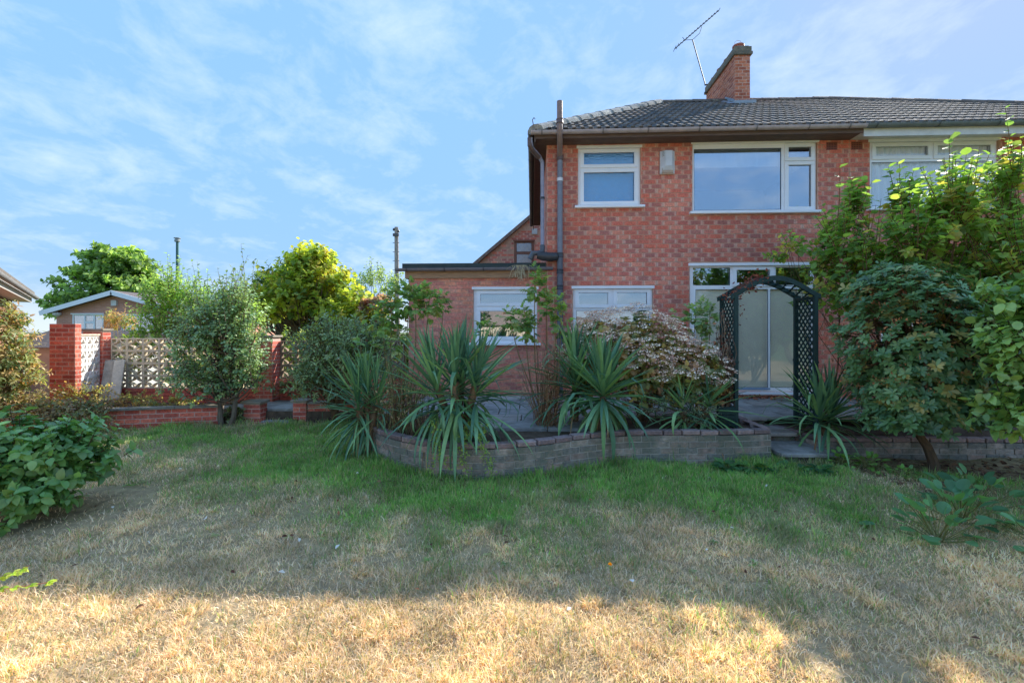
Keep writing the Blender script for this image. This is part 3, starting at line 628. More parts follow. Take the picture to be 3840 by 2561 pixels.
k.add([(cx0-0.012,cy0,rz(cy0)+0.02),(cx0-0.012,RY,RZ+0.02),(cx0-0.012,RY,RZ+0.16),(cx0-0.012,cy0,rz(cy0)+0.16)], [(0,1,2,3)]); k.add([(cx0-0.2,cy0-.1,rz(cy0-.1)+0.075),(cx0-0.012,cy0-.1,rz(cy0-.1)+0.075),(cx0-0.012,RY,RZ+0.075),(cx0-0.2,RY,RZ+0.075)], [(0,1,2,3)])
k.build('lead_flashing', M['lead'], chim)

# ---------------------------------------------------------------- neighbour half of the pair
nb = thing('semi_detached_house', 'neighbouring semi with net-curtained upstairs window, half hidden by the hazel', 'house', (5.88, 8.7, 0.38))
w3 = (6.25, 8.53, 3.86, 5.11); w6 = (6.45, 8.4, 1.3, 2.6)
wall_shell('wall', 5.882, 13.7, FY+0.0045, FY+0.27, 0.2, 5.16, [w3, w6], M['mortar'], nb)
pth, ln = straight(5.88, FY, 13.7, FY)
lay_bricks(nb, pth, ln, 0.30, 5.15, 0.2435, 0.0866, 0.06, PAL_HOUSE, M['brick'], 300, [(h[0]-5.88, h[1]-5.88, h[2], h[3]) for h in (w3, w6)], score=lambda s, z: z-2*(s > 3.6)-0.02*s)
n2 = MB(); n2.box(13.45,13.69,8.98,15.3,0.2,5.15); n2.box(5.89,13.4,15.05,15.29,0.2,5.15); n2.build('side_wall', M['mortar'], nb)
n2 = MB(); n2.box(5.9,13.4,10.6,10.7,0.4,5.1); n2.box(5.9,13.4,8.99,10.59,2.93,3.02); n2.build('interior_wall', M['plaster'], nb)
wn = window(nb, *w3, y, [(6.33,7.35,4.80,5.06),(7.43,8.46,4.80,5.06),(6.31,8.47,3.92,4.73)], 'upstairs window with white net curtains', sash=(0,1), glass=M['glass_door'])
V = []; F = []; K = 220
for i in range(K+1):
    xx = 6.29+2.2*i/K; yy = FY+0.115+0.016*math.sin(i*0.62+1.3*math.sin(i*0.11))
    V += [(xx,yy,3.88),(xx,yy+random.uniform(-.004,.004),5.14)]
    if i: F.append((2*i-2,2*i,2*i+1,2*i-1))
link('net_curtain', mesh('net_curtain', V, F, M['curtain'], smooth=True), wn)
wn2 = window(nb, *w6, y, [(6.53,7.37,2.2,2.53),(7.45,8.33,2.2,2.53),(6.52,8.34,1.36,2.12)], 'downstairs window behind the bushes')
a = MB(); ax = 5.91; a.box(ax, ax+0.20, FY-0.006, FY+0.01, 4.955, 5.10, S(150,84,66))
for i in range(6):
    for k in range(4): a.box(ax+0.018+i*0.029, ax+0.034+i*0.029, FY-0.0075, FY-0.0062, 4.968+k*0.033, 4.986+k*0.033, S(40,26,22))
a.build('air_brick', M['plastic'], nb)
MB().box(XP+0.004, XR-0.1, EY+0.035, FY-0.003, 5.135, 5.155, S(214,214,208)).box(XP+0.004, XR-0.1, EY+0.005, EY+0.033, 5.05, 5.19, S(214,214,208)).build('fascia', M['plastic'], nb)
gutter(nb, (XP+0.004, EY-0.055, EZ-0.005), (XR-0.05, EY-0.055, EZ-0.0), DGR, r=0.062, brackets=(0.15,1.2,2.2,2.75,3.2,4.0,5.0))
rd = MB()
rd.add([(XP,EY,EZ-d),(XR,EY,EZ-d),(XRdgR,RY,RZ-d),(XP,RY,RZ-d)], [(0,1,2,3)], TC[0]); rd.add([(XR,EY,EZ-d),(XR,BY,EZ-d),(XRdgR,RY,RZ-d)], [(0,1,2)], TC[0]); rd.add([(XR,BY,EZ-d),(XP,BY,EZ-d),(XP,RY,RZ-d),(XRdgR,RY,RZ-d)], [(0,1,2,3)], TC[0])
nroof = rd.build('roof', M['tile'], nb)
tiles(nroof, XP+0.005, XR, False, True)
ridge_caps(nroof, (XP+0.01,RY,RZ+0.03), (XRdgR,RY,RZ+0.03), S(116,104,94)); ridge_caps(nroof, (XRdgR,RY,RZ+0.03), (XR,EY,EZ+0.03), S(116,104,94), r=0.13)

# ---------------------------------------------------------------- flat-roofed side extension
ex = thing('house_extension', 'single-storey flat-roofed brick extension with white window, left of the house', 'extension', (-2.4, 8.78, 0.38))
EF = 8.78; ew = (-1.13, 0.10, 1.37, 2.42)
wall_shell('wall', -2.4, 0.278, EF+0.0045, EF+0.25, 0.2, 2.66, [ew], M['mortar'], ex)
pth, ln = straight(-2.405, EF, 0.277, EF)
lay_bricks(ex, pth, ln, 0.385, 2.635, 0.2335, 0.075, 0.05, PAL_EXT, M['brick'], 300, [(ew[0]+2.405, ew[1]+2.405, ew[2], ew[3])], score=lambda s, z: z)
e2 = MB(); e2.box(-2.4,-2.15,9.04,14,0.2,2.66); e2.box(-2.14,0.275,13.8,14,0.2,2.66); e2.build('side_wall', M['mortar'], ex)
MB().box(-2.0,0.27,11.0,11.1,0.3,2.6).box(-2.1,0.27,9.05,10.99,0.36,0.40).build('interior_wall', M['plaster'], ex)
pth, ln = straight(-2.405, 14, -2.405, 8.78); lay_bricks(ex, pth, ln, 0.385, 2.635, 0.2335, 0.075, 0.004, PAL_EXT, M['brick'], 0)
window(ex, *ew, EF+0.045, [(-1.045,0.02,2.10,2.36),(-1.045,0.02,1.45,2.03)], sash=(0,1))
MB().box(-2.46,0.275,EF-0.05,EF-0.003,2.62,2.80,S(176,140,108)).box(-2.46,-2.41,EF-0.002,14,2.62,2.80,S(120,100,86)).build('fascia', M['timber'], ex)
MB().box(-2.5,0.27,EF-0.1,14.05,2.801,2.86).box(-2.5,0.27,EF-0.1,EF+0.05,2.861,2.90).build('flat_roof', M['felt'], ex)
gutter(ex, (-2.62, EF-0.115, 2.80), (0.40, EF-0.115, 2.81), S(124,120,126), r=0.056, brackets=(0.22,0.95,1.7))
# ---------------------------------------------------------------- terrace, paving, planter wall, steps
TZ = 0.345
m = MB(); V = []; F = []
for i, (px_, py_) in enumerate(WALL):
    V += [(px_+0.0, py_+0.09, TZ-0.02), (px_, 8.69, TZ-0.02)]
    if i: F.append((2*i-2, 2*i, 2*i+1, 2*i-1))
m.add(V, F, S(70,60,50)); m.add([(2.9,6.8,TZ-0.02),(3.4,6.8,TZ-0.02),(3.4,8.69,TZ-0.02),(2.9,8.69,TZ-0.02)], [(0,1,2,3)], S(70,60,50))
m.add([(3.72,6.06,0.19),(9.5,6.16,0.19),(9.5,7.4,TZ-0.005),(9.5,8.69,TZ-0.005),(3.40,8.69,TZ-0.005),(3.40,7.4,TZ-0.005),(3.40,7.05,0.25)], [(0,1,2,5,6),(2,3,4,5)], S(62,52,44))
ter = m.build('terrace_soil', M['soil']); ter['kind'] = 'structure'
m = MB(); LZ = 0.20
m.add([(-16,6.4,LZ-0.02),(-8.5,6.75,LZ-0.02),(-6.62,7.25,LZ-0.02),(-5.28,7.63,LZ-0.02),(-4.9,7.85,LZ-0.02),(-2.42,7.95,LZ-0.02),(-2.42,9.6,LZ-0.02),(-16,9.6,LZ-0.02)], [(0,1,2,3,4,5,6,7)], S(84,72,56))
e_ = [(-16,6.4),(-8.5,6.75),(-6.62,7.25),(-5.28,7.63),(-4.9,7.85),(-2.42,7.95)]
for (xa_, ya_), (xb_, yb_) in zip(e_[:-1], e_[1:]): m.add([(xa_,ya_,LZ-0.02),(xb_,yb_,LZ-0.02),(xb_,yb_-.04,-0.15),(xa_,ya_-.04,-0.15)], [(3,2,1,0)], S(84,72,56))
t2 = m.build('terrace_soil', M['soil']); t2['kind'] = 'structure'
GREY = [S(164,162,156),S(152,152,148),S(174,170,160),S(146,146,142),S(158,152,144)]
def paving(name, cells, z, h=0.045):
    e = thing(name, name.replace('_', ' '), 'paving', (cells[0][0], cells[0][2], z)); e['kind'] = 'structure'; del e['category']; del e['label']
    for x0, x1, y0, y1 in cells:
        s = MB(); s.box(x0+.006, x1-.006, y0+.006, y1-.006, z-h, z+random.uniform(-.004,.004), random.choice(GREY), bev=0.006); s.build('slab', M['slab'], e)
cells = []
for r in range(4):
    x = -2.3 + (0.3 if r % 2 else 0)
    while x < 5.3: cells.append((x, x+0.6, 6.75+r*0.48, 7.23+r*0.48)); x += 0.6
for r in range(2):
    x = -1.0 + (0.25 if r % 2 else 0)
    while x < 0.55: cells.append((x, x+0.6, 5.79+r*0.48, 6.27+r*0.48)); x += 0.6
paving('patio', cells, TZ+0.02)
cells = []
for r in range(3):
    x = -5.8 + (0.25 if r % 2 else 0)
    while x < -2.9: cells.append((x, x+0.55, 7.96+r*0.5, 8.46+r*0.5)); x += 0.55
paving('side_path', cells, LZ+0.015)

# curved planter wall
seg = np.linalg.norm(np.diff(WALL, axis=0), axis=1); cum = np.concatenate([[0], np.cumsum(seg)])
def wall_path(s):
    s = min(max(s, 0.001), cum[-1]-0.001); i = int(np.searchsorted(cum, s)-1); f = (s-cum[i])/seg[i]
    p = WALL[i]*(1-f)+WALL[i+1]*f; a = WALL[max(i-1,0)]; b = WALL[min(i+2,len(WALL)-1)]; t = (b-a)/np.linalg.norm(b-a)
    return p[0], p[1], t[0], t[1]
pw = thing('planter_wall', 'low curved grey-brick planter wall with red coping edging the lawn', 'garden wall', (0, 5.1, 0))
lay_bricks(pw, wall_path, cum[-1], -0.045, 0.33, 0.232, 0.075, 0.095, PAL_OLD, M['oldbrick'], 260, score=lambda s, z: (s > 1.2)+z*0.1, jit=0.003, joint=0.009, wobble=lambda s: 0.01*math.sin(s*1.7))
V = []; F = []
for i in range(0, 121):
    x, yv, tx, ty = wall_path(cum[-1]*i/120); n = np.array([-ty, tx]); z = 0.324+0.01*math.sin(cum[-1]*i/120*1.7)
    a = np.array([x, yv])+n*0.0075; b = np.array([x, yv])+n*0.105
    V += [(a[0],a[1],-0.1),(a[0],a[1],z),(b[0],b[1],z),(b[0],b[1],-0.1)]
    if i: k = 4*i; F += [(k-4,k,k+1,k-3),(k-3,k+1,k+2,k-2),(k-2,k+2,k+3,k-1)]
link('mortar_core', mesh('mortar_core', V, F, M['mortar_dark']), pw)
nc = int(cum[-1]/0.226); _cope = [mesh('coping_brick', *(lambda r: (r[0], r[1]))(brick_vfc(0.214, 0.054, 0.112, *c, ch=0.008)), M['oldcope'] if 'oldcope' in M else M['brick'], brick_vfc(0.214,0.054,0.112,*c)[2]) for c in PAL_COPE]
def cope(owner, path, L, z, step=0.226, wob=None):
    n = int(L/step)
    for i in range(n):
        s = (i+0.5)*L/n; x, yv, tx, ty = path(s); zz = z-0.004+(wob(s) if wob else 0)+random.uniform(-.004,.004); t = Vector((tx,ty,0)).normalized(); nn = Vector((-t.y,t.x,0)); x -= nn.x*0.003; yv -= nn.y*0.003
        put(link('coping_brick', random.choice(_cope), owner), Matrix(((t.x,nn.x,0,x),(t.y,nn.y,0,yv),(0,0,1,zz),(0,0,0,1))))
cope(pw, wall_path, cum[-1], 0.363, wob=lambda s: 0.01*math.sin(s*1.7))
# flank of the planter beside the steps
pth, ln = straight(2.99, 5.82, 2.99, 6.7); lay_bricks(pw, pth, ln, -0.045, 0.33, 0.232, 0.075, 0.09, PAL_OLD, M['oldbrick'], 0); cope(pw, pth, ln, 0.363)
# retaining wall right of the steps
rw = thing('retaining_wall', 'low mossy brick retaining wall behind the rhododendron trunk, right of the steps', 'garden wall', (3.66, 6.0, 0))
for a in ((3.36,7.1,3.68,6.02),(3.68,6.0,9.0,6.1)):
    pth, ln = straight(*a); lay_bricks(rw, pth, ln, -0.045, 0.18, 0.232, 0.075, 0.095, PAL_OLD, M['oldbrick'], 60 if a[0] > 3.5 else 20, score=lambda s, z: -s, jit=0.004); cope(rw, pth, ln, 0.213)
MB().bar((3.74, 6.062, 0.04), (9.0, 6.16, 0.04), 0.1, 0.27, (0,0,1)).build('mortar_core', M['mortar_dark'], rw)
st = thing('garden_steps', 'worn grey slab steps between the planter wall and the retaining wall', 'steps', (3.3, 5.8, 0))
for y0, y1, z, x1 in ((5.66,6.32,0.115,3.70),(6.26,6.78,0.235,3.56),(6.74,7.3,0.352,3.40)):
    s = MB(); s.box(3.03, x1, y0, y1, z-0.05, z, random.choice(GREY), bev=0.008); s.build('tread', M['slab'], st)
    s = MB(); s.box(3.04, x1-0.01, y0+0.05, y1, z-0.16, z-0.052, S(88,78,70)); s.build('riser', M['oldbrick'], st)
cells = None

# ---------------------------------------------------------------- wooden garden arch
ar = thing('garden_arch', 'dark green wooden rose arch with lattice sides standing over the steps', 'arch', (3.17, 6.28, 0.36))
AX0, AX1, AY0, AY1, AZ0, AZ1 = 2.66, 3.67, 6.06, 6.50, 0.33, 2.06
for x in (AX0, AX1):
    for yv in (AY0, AY1):
        MB().box(x-0.023, x+0.023, yv-0.023, yv+0.023, AZ0, AZ1, bev=0.004).build('post', M['greenwood'], ar)
        MB().box(x-0.027, x+0.027, yv-0.027, yv+0.027, 1.18, 1.215, bev=0.003).build('post_band', M['greenwood'], ar)
def slat(p, q, up): MB().bar(p, q, 0.022, 0.008, up).build('lattice_slat', M['greenwood'], ar)
for x, z0 in ((AX0, 0.66), (AX1, 0.44)):
    ya, yb = AY0+0.027, AY1-0.027; w = yb-ya; st_ = 0.095
    for sgn in (1, -1):
        z = z0-w
        while z < AZ1-0.02:
            a, b = (ya, z), (yb, z+w)
            if sgn < 0: a, b = (ya, z+w), (yb, z)
            # clip to the panel's height
            (y0, za), (y1, zb) = a, b; lo, hi = z0, AZ1-0.04
            def cut(y0, za, y1, zb, lim, below):
                t = (lim-za)/(zb-za); yy = y0+(y1-y0)*t
                return yy
            if max(za, zb) > lo+0.01 and min(za, zb) < hi-0.01:
                if za < lo: y0, za = cut(y0,za,y1,zb,lo,1), lo
                if zb < lo: y1, zb = cut(y0,za,y1,zb,lo,1), lo
                if za > hi: y0, za = cut(y0,za,y1,zb,hi,0), hi
                if zb > hi: y1, zb = cut(y0,za,y1,zb,hi,0), hi
                if abs(y1-y0) > 0.02: slat((x+0.006*sgn, y0, za), (x+0.006*sgn, y1, zb), (1,0,0))
            z += st_
    for z in (z0, AZ1-0.03): MB().box(x-0.014, x+0.014, ya, yb, z-0.018, z+0.018).build('rail', M['greenwood'], ar)
def arcz(t): return 2.045 + 0.245*math.sin(math.pi*min(max(t, 0), 1))**1.15
xa, xb = AX0-0.06, AX1+0.06; NN = 20
for yv in (AY0, AY1):
    V = []; F = []
    for i in range(NN+1):
        t = i/NN; x = xa+(xb-xa)*t; z = arcz(t)
        V += [(x,yv-0.018,z-0.034),(x,yv+0.018,z-0.034),(x,yv+0.018,z+0.03),(x,yv-0.018,z+0.03)]
        if i: k = 4*i; F += [(k-4+j, k-4+(j+1)%4, k+(j+1)%4, k+j) for j in range(4)]
    F += [(0,1,2,3),(4*NN+3,4*NN+2,4*NN+1,4*NN)]
    MB().add(V, F).build('arched_beam', M['greenwood'], ar)
for i in range(13):
    t = 0.03+0.94*i/12; x = xa+(xb-xa)*t; t2 = min(t+0.12, 1); x2 = xa+(xb-xa)*t2
    slat((x, AY0, arcz(t)-0.008), (x2, AY1, arcz(t2)-0.008), (0,0,1)); 
    slat((x2, AY0, arcz(t2)-0.018), (x, AY1, arcz(t)-0.018), (0,0,1))
for k in range(5): MB().box(2.42, 2.63, 6.02, 6.045, 0.36+k*0.052, 0.405+k*0.052, bev=0.003).build('planter_board', M['greenwood'], ar)
for x in (2.44, 2.61): MB().box(x-0.02, x+0.02, 6.046, 6.08, 0.34, 0.625).build('planter_post', M['greenwood'], ar)

# ---------------------------------------------------------------- red garden walls and pierced-block screens on the left
def pillar(label, x0, x1, y0, y1, z0, z1, cap=True, nobj=60, capcol=S(150,140,124)):
    t = thing('brick_pillar', label, 'pillar', ((x0+x1)/2, (y0+y1)/2, z0)); H = 0.075; L = (x1-x0)/2 if x1-x0 > 0.3 else (x1-x0)
    MB().box(x0+.0035, x1-.0035, y0+.0035, y1-.0035, z0, z1-0.002).build('mortar_core', M['mortar_pale'], t)
    n = int((z1-z0)/H); z1b = z0+n*H
    for a, no in (((x0,y0,x1,y0),nobj), ((x1,y0,x1,y1),nobj//2), ((x0,y1,x0,y0),0)):
        pth, ln = straight(*a); LL = L if abs(a[0]-a[2]) > 0.01 else (y1-y0)
        lay_bricks(t, pth, ln, z0, z1b, LL, H, 0.0075, PAL_GARDEN, M['brick'], no, score=lambda s, z: z)
    if cap: MB().box(x0-0.03, x1+0.03, y0-0.03, y1+0.03, z1, z1+0.045, capcol, bev=0.008).build('cap', M['concrete'], t)
    return t
pillar('tall red brick pillar at the far left, nearest the leafy shrub', -8.57, -8.09, 7.72, 7.84, 0.15, 1.73, cap=False)
pillar('capped red brick pillar between the white and the tan block screens', -8.86, -8.44, 8.6, 8.78, 0.15, 1.60)
pillar('red brick pillar partly hidden behind the small tree', -5.42, -5.08, 8.7, 9.0, 0.2, 1.47)
pillar('stubby brick pier on the left of the side steps', -5.0, -4.70, 7.68, 7.9, -0.05, 0.34, nobj=20)
pillar('stubby brick pier on the right of the side steps', -4.22, -3.98, 7.86, 8.08, -0.05, 0.34, nobj=20)
def block_mesh(bw, bh, mat, colr, dp=0.09):
    m = MB(); t = 0.022
    for q in ((0.002,bw-.002,0.002,t),(0.002,bw-.002,bh-t,bh-.002),(0.002,t,t,bh-t),(bw-t,bw-.002,t,bh-t)): m.box(q[0],q[1],0,dp,q[2],q[3],colr)
    def ring(cx, cz, a0, r0, r1):
        K = 6; V = []; F = []
        for k in range(K+1):
            an = a0+math.pi/2*k/K; c, s = math.cos(an), math.sin(an)
            for r in (r0, r1):
                for yv in (0.006, dp-0.006): V.append((cx+c*r*bw, yv, cz+s*r*bh))
            if k: i = 4*k; F += [(i-4,i,i+1,i-3),(i-2,i-1,i+3,i+2),(i-4,i-2,i+2,i),(i-3,i+1,i+3,i-1)]
        m.add(V, F, colr)
    for cx, cz, a0 in ((0,0,0),(bw,0,math.pi/2),(bw,bh,math.pi),(0,bh,1.5*math.pi)): ring(cx, cz, a0, 0.42, 0.50)
    return mesh('screen_block', m.V, m.F, mat, m.c)
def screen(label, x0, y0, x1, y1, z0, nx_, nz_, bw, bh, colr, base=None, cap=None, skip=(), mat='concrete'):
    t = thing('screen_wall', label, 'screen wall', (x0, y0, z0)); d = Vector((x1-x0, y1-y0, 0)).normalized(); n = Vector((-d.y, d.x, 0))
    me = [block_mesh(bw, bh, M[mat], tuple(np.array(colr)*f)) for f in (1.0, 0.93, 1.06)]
    for i in range(nx_):
        for k in range(nz_):
            if (i, k) in skip: continue
            p = Vector((x0, y0, z0+k*bh)) + d*(i*bw); put(link('screen_block', random.choice(me), t), Matrix(((d.x,n.x,0,p.x),(d.y,n.y,0,p.y),(0,0,1,p.z),(0,0,0,1))))
    if base is not None:
        L = nx_*bw; pth, ln = straight(x0-n.x*.03, y0-n.y*.03, x0+d.x*L-n.x*.03, y0+d.y*L-n.y*.03)
        lay_bricks(t, pth, ln, base, z0-0.001, 0.225, 0.075, 0.1, PAL_GARDEN, M['brick'], 40, score=lambda s, z: -s)
    if cap is not None:
        c = MB(); a = Vector((x0,y0,z0+nz_*bh+0.02))+n*0.045; b = a+d*(nx_*bw); c.bar(a, b, 0.13, 0.036, (0,0,1), cap); c.build('cap', M['concrete'], t)
    return t
screen('bright white pierced-block screen between the two left pillars', -8.14, 7.86, -8.50, 8.60, 0.46, 3, 4, 0.275, 0.262, S(240,236,228), base=0.16, cap=S(206,180,160), mat='white_block')
screen('long tan pierced-block screen behind the leaning slabs and small tree', -8.43, 8.76, -5.43, 8.76, 0.455, 9, 4, 0.333, 0.25, S(216,200,174), base=0.155, mat='white_block')
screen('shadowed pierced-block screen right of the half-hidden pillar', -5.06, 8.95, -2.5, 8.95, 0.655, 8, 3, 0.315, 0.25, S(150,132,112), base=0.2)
def low_wall(label, a, z1, nobj=80):
    t = thing('low_brick_wall', label, 'garden wall', (a[0], a[1], 0)); pth, ln = straight(*a)
    lay_bricks(t, pth, ln, -0.07, z1, 0.225, 0.0755, 0.1, PAL_GARDEN, M['brick'], nobj, score=lambda s, z: s)
    d = Vector((a[2]-a[0], a[3]-a[1], 0)).normalized(); n = Vector((-d.y, d.x, 0)); p = Vector((a[0],a[1],0)); q = Vector((a[2],a[3],0))
    m = MB(); m.bar(p+n*0.053+Vector((0,0,z1/2-0.05)), q+n*0.053+Vector((0,0,z1/2-0.05)), 0.1, z1+0.09, (0,0,1)); m.build('mortar_core', M['mortar_pale'], t)
    k = max(1, int((q-p).length/0.6))
    for i in range(k):
        u, v = p+(q-p)*(i/k)+d*0.004, p+(q-p)*((i+1)/k)-d*0.004; c = MB(); c.bar(u+n*0.05+Vector((0,0,z1+0.015)), v+n*0.05+Vector((0,0,z1+0.015)), 0.17, 0.034, (0,0,1), random.choice([S(150,142,128),S(138,132,118),S(160,150,134)])); c.build('cap', M['concrete'], t)
low_wall('low red brick wall with stone capping left of the little tree trunks', (-8.6,6.6,-5.28,7.53), 0.307)
low_wall('short red brick wall disappearing under the dark shrub', (-3.97,7.9,-2.5,7.98), 0.307, 20)
ss = thing('side_steps', 'grey slab steps between the two stubby brick piers', 'steps', (-4.45, 7.8, 0))
MB().box(-4.72,-4.2,7.70,8.12,-0.02,0.035,GREY[1],bev=0.008).build('tread', M['slab'], ss); MB().box(-4.695,-4.225,7.90,8.4,0.17,0.222,GREY[0],bev=0.008).build('tread', M['slab'], ss); MB().box(-4.69,-4.23,7.97,8.3,0.03,0.168,S(110,84,74)).build('riser', M['oldbrick'], ss)
for i, (dx_, lab, cl) in enumerate(((0, 'weathered concrete slab leaning on the block screen, left of two', S(166,158,146)), (0.19, 'pale concrete slab leaning on the block screen, right of two', S(196,186,170)))):
    p = Vector((-8.08+dx_*1.0, 8.25, 0.2)); q = Vector((-8.33+dx_*1.0, 8.66, 1.02)); mm = MB(); mm.bar(p, q, 0.17, 0.04, (0.3,-0.9,0.5), cl)
    tag(mm.build('leaning_slab', M['concrete']), lab, 'slab', 'leaning slabs')

# ---------------------------------------------------------------- things fixed to the house
al = thing('alarm_box', 'white burglar alarm box between the upstairs windows', 'alarm box', (2.54, 8.69, 4.54))
m = MB(); x0, x1, z0, z1 = 2.405, 2.67, 4.545, 4.965; yb = FY-0.002
def prism(m, front, backp, col): n = len(front); m.add(front+backp, [tuple(range(n)), tuple(range(2*n-1, n-1, -1))]+[(i, n+i, n+(i+1)%n, (i+1)%n) for i in range(n)], col)
prism(m, [(x0+.0,yb-.05,z0+.0),(x1,yb-.05,z0),(x1,yb-.05,z1),(x0,yb-.05,z1)], [(x0,yb,z0),(x1,yb,z0),(x1,yb,z1),(x0,yb,z1)], S(216,210,204)); m.build('case', M['plastic'], al)
m = MB(); prism(m, [(x0+.08,yb-.11,z0+.13),(x1-.06,yb-.11,z0+.13),(x1-.06,yb-.11,z1-.004),(x0+.08,yb-.11,z1-.004)], [(x0+.01,yb-.0505,z0+.01),(x1-.01,yb-.0505,z0+.01),(x1-.01,yb-.0505,z1-.004),(x0+.01,yb-.0505,z1-.004)], S(206,208,210)); m.build('cover', M['plastic'], al)
MB().box(x0+.03,x1-.03,yb-.075,yb-.052,z0+.012,z0+.1,S(186,160,136)).build('strobe', M['plastic'], al)
m = MB()
for k in range(4): m.bar((x0+.03,yb-.078,4.86+k*.026),(x0+.07,yb-.10,4.872+k*.026),0.006,0.004,(0,0,1),S(60,60,60))
m.build('louvre', M['plastic'], al)
tv = thing('tv_aerial', 'thin tilted TV aerial on a mast beside the chimney', 'aerial', (4.96, 13.2, 8.35))
mt = Vector((4.58, 13.2, 9.902)); mb_ = Vector((4.947, 13.2, 8.589))
MB().tube([mb_, mt], 0.016, 6, S(70,70,72)).build('mast', M['metal'], tv)
MB().bar(mb_+Vector((-.03,0,.02)), mb_+Vector((0.12,0,.02)), 0.03, 0.03, (0,0,1), S(70,70,72)).bar(mb_+Vector((-.03,0,-.2)), mb_+Vector((0.1,0,-.2)), 0.03, 0.03, (0,0,1), S(70,70,72)).build('bracket', M['metal'], tv)
b0 = Vector((4.078, 13.2, 9.655)); b1 = Vector((5.324, 13.2, 10.724))
MB().tube([b0, b1], 0.012, 6, S(66,66,70)).build('boom', M['metal'], tv)
MB().tube([mt+Vector((-.28,0,.08)), mt+Vector((-.22,0,0)), mt, mt+Vector((.2,0,.18)), mt+Vector((.26,0,.36))], 0.008, 5, S(60,60,64)).build('cradle', M['metal'], tv)
for i in range(17):
    p = b0+(b1-b0)*(i/16); h = 0.10 if i > 1 else 0.16; MB().tube([p-Vector((0.01,h,0.01)), p+Vector((0.01,h,0.02))], 0.008, 5, S(60,60,64)).build('element', M['metal'], tv)

# ---------------------------------------------------------------- houses and posts beyond the garden
def brick_tex(name, c1, c2, mort, scale=1.0):
    m_, t = new_mat(name); N = t.nodes.new; L = t.links.new
    out = N('ShaderNodeOutputMaterial'); b = N('ShaderNodeBsdfPrincipled'); b.inputs['Roughness'].default_value = 0.9; L(b.outputs[0], out.inputs[0])
    tcn = N('ShaderNodeNewGeometry'); mpn = N('ShaderNodeMapping'); mpn.inputs['Rotation'].default_value = (R(-90),0,0); L(tcn.outputs['Position'], mpn.inputs[0])
    k = N('ShaderNodeTexBrick'); L(mpn.outputs[0], k.inputs['Vector']); k.inputs['Color1'].default_value = (*c1,1); k.inputs['Color2'].default_value = (*c2,1); k.inputs['Mortar'].default_value = (*mort,1)
    k.inputs['Scale'].default_value = 1; k.inputs['Brick Width'].default_value = 0.235; k.inputs['Row Height'].default_value = 0.077; k.inputs['Mortar Size'].default_value = 0.008
    L(k.outputs[0], b.inputs['Base Color']); return m_
M['farbrick'] = brick_tex('far_brick', S(214,152,128), S(196,134,114), S(200,164,146))
M['farbrick2'] = brick_tex('far_brick_red', S(172,100,78), S(150,84,70), S(176,142,122))
bg_ = thing('bungalow', 'distant brick bungalow with white bargeboards seen over the left pillars', 'bungalow', (-19, 20, 0))
m = MB(); bx0, bx1, by = -21.85, -15.9, 20.0; ap = ((bx0+bx1)/2, 3.27)
prism(m, [(bx0,by,-.5),(bx1,by,-.5),(bx1,by,2.5),(ap[0],by,ap[1]),(bx0,by,2.5)], [(bx0,by+9,-.5),(bx1,by+9,-.5),(bx1,by+9,2.5),(ap[0],by+9,ap[1]),(bx0,by+9,2.5)], (1,1,1)); m.build('wall', M['farbrick'], bg_)
rt = MB()
for s in (-1, 1):
    ex_ = ap[0]+s*3.35; ez = 2.5-0.10
    rt.add([(ex_,by-.35,ez),(ap[0],by-.35,ap[1]+.05),(ap[0],by+9.3,ap[1]+.05),(ex_,by+9.3,ez),(ex_,by-.35,ez+.1),(ap[0],by-.35,ap[1]+.15),(ap[0],by+9.3,ap[1]+.15),(ex_,by+9.3,ez+.1)], [(0,1,2,3),(4,5,6,7),(0,1,5,4),(2,3,7,6),(0,3,7,4)], S(110,100,96))
rt.build('roof', M['tile'], bg_)
for s in (-1, 1):
    MB().bar((ap[0]+s*3.38,by-.37,2.40),(ap[0]-s*0.02,by-.37,3.33),0.03,0.20,(0,0,1),S(235,235,235)).build('bargeboard', M['upvc'], bg_)
window(bg_, -21.05,-19.55,0.95,2.38, by-.03, [(-20.98,-20.5,1.02,2.31),(-20.42,-20.05,1.02,1.95),(-20.42,-20.05,2.05,2.31),(-19.97,-19.62,1.02,2.31)], fw=.07)
window(bg_, -18.75,-17.2,0.95,2.33, by-.03, [(-18.68,-18.0,1.02,2.26),(-17.92,-17.27,1.02,2.26)], fw=.07)
MB().box(-19.15,-18.9,by-.1,by-.001,2.75,3.0,S(220,216,210)).build('alarm_box', M['plastic'], bg_)
MB().lathe((-21.7,by-.12,2.35),[(0.02,-.1),(0.15,-0.02),(0.17,0.06),(0.15,0.1)],12,S(225,225,225)).build('security_light', M['plastic'], bg_)
gh = thing('gable_house', 'brick house gable with brown window glimpsed behind the extension roof', 'house', (-1, 17, 0))
m = MB(); gy = 17.0; rl = lambda x: 5.87+0.84*(x-0.06)
prism(m, [(-4.2,gy,-.5),(5,gy,-.5),(5,gy,rl(2.5)-0.84*2.5),(2.5,gy,rl(2.5)),(-4.2,gy,rl(-4.2))], [(-4.2,gy+8,-.5),(5,gy+8,-.5),(5,gy+8,rl(2.5)-0.84*2.5),(2.5,gy+8,rl(2.5)),(-4.2,gy+8,rl(-4.2))], (1,1,1)); m.build('wall', M['mortar'], gh)
pth, ln = straight(-4.2, gy, 5, gy); gwin = (-0.66, 0.08, 3.9, 4.95)
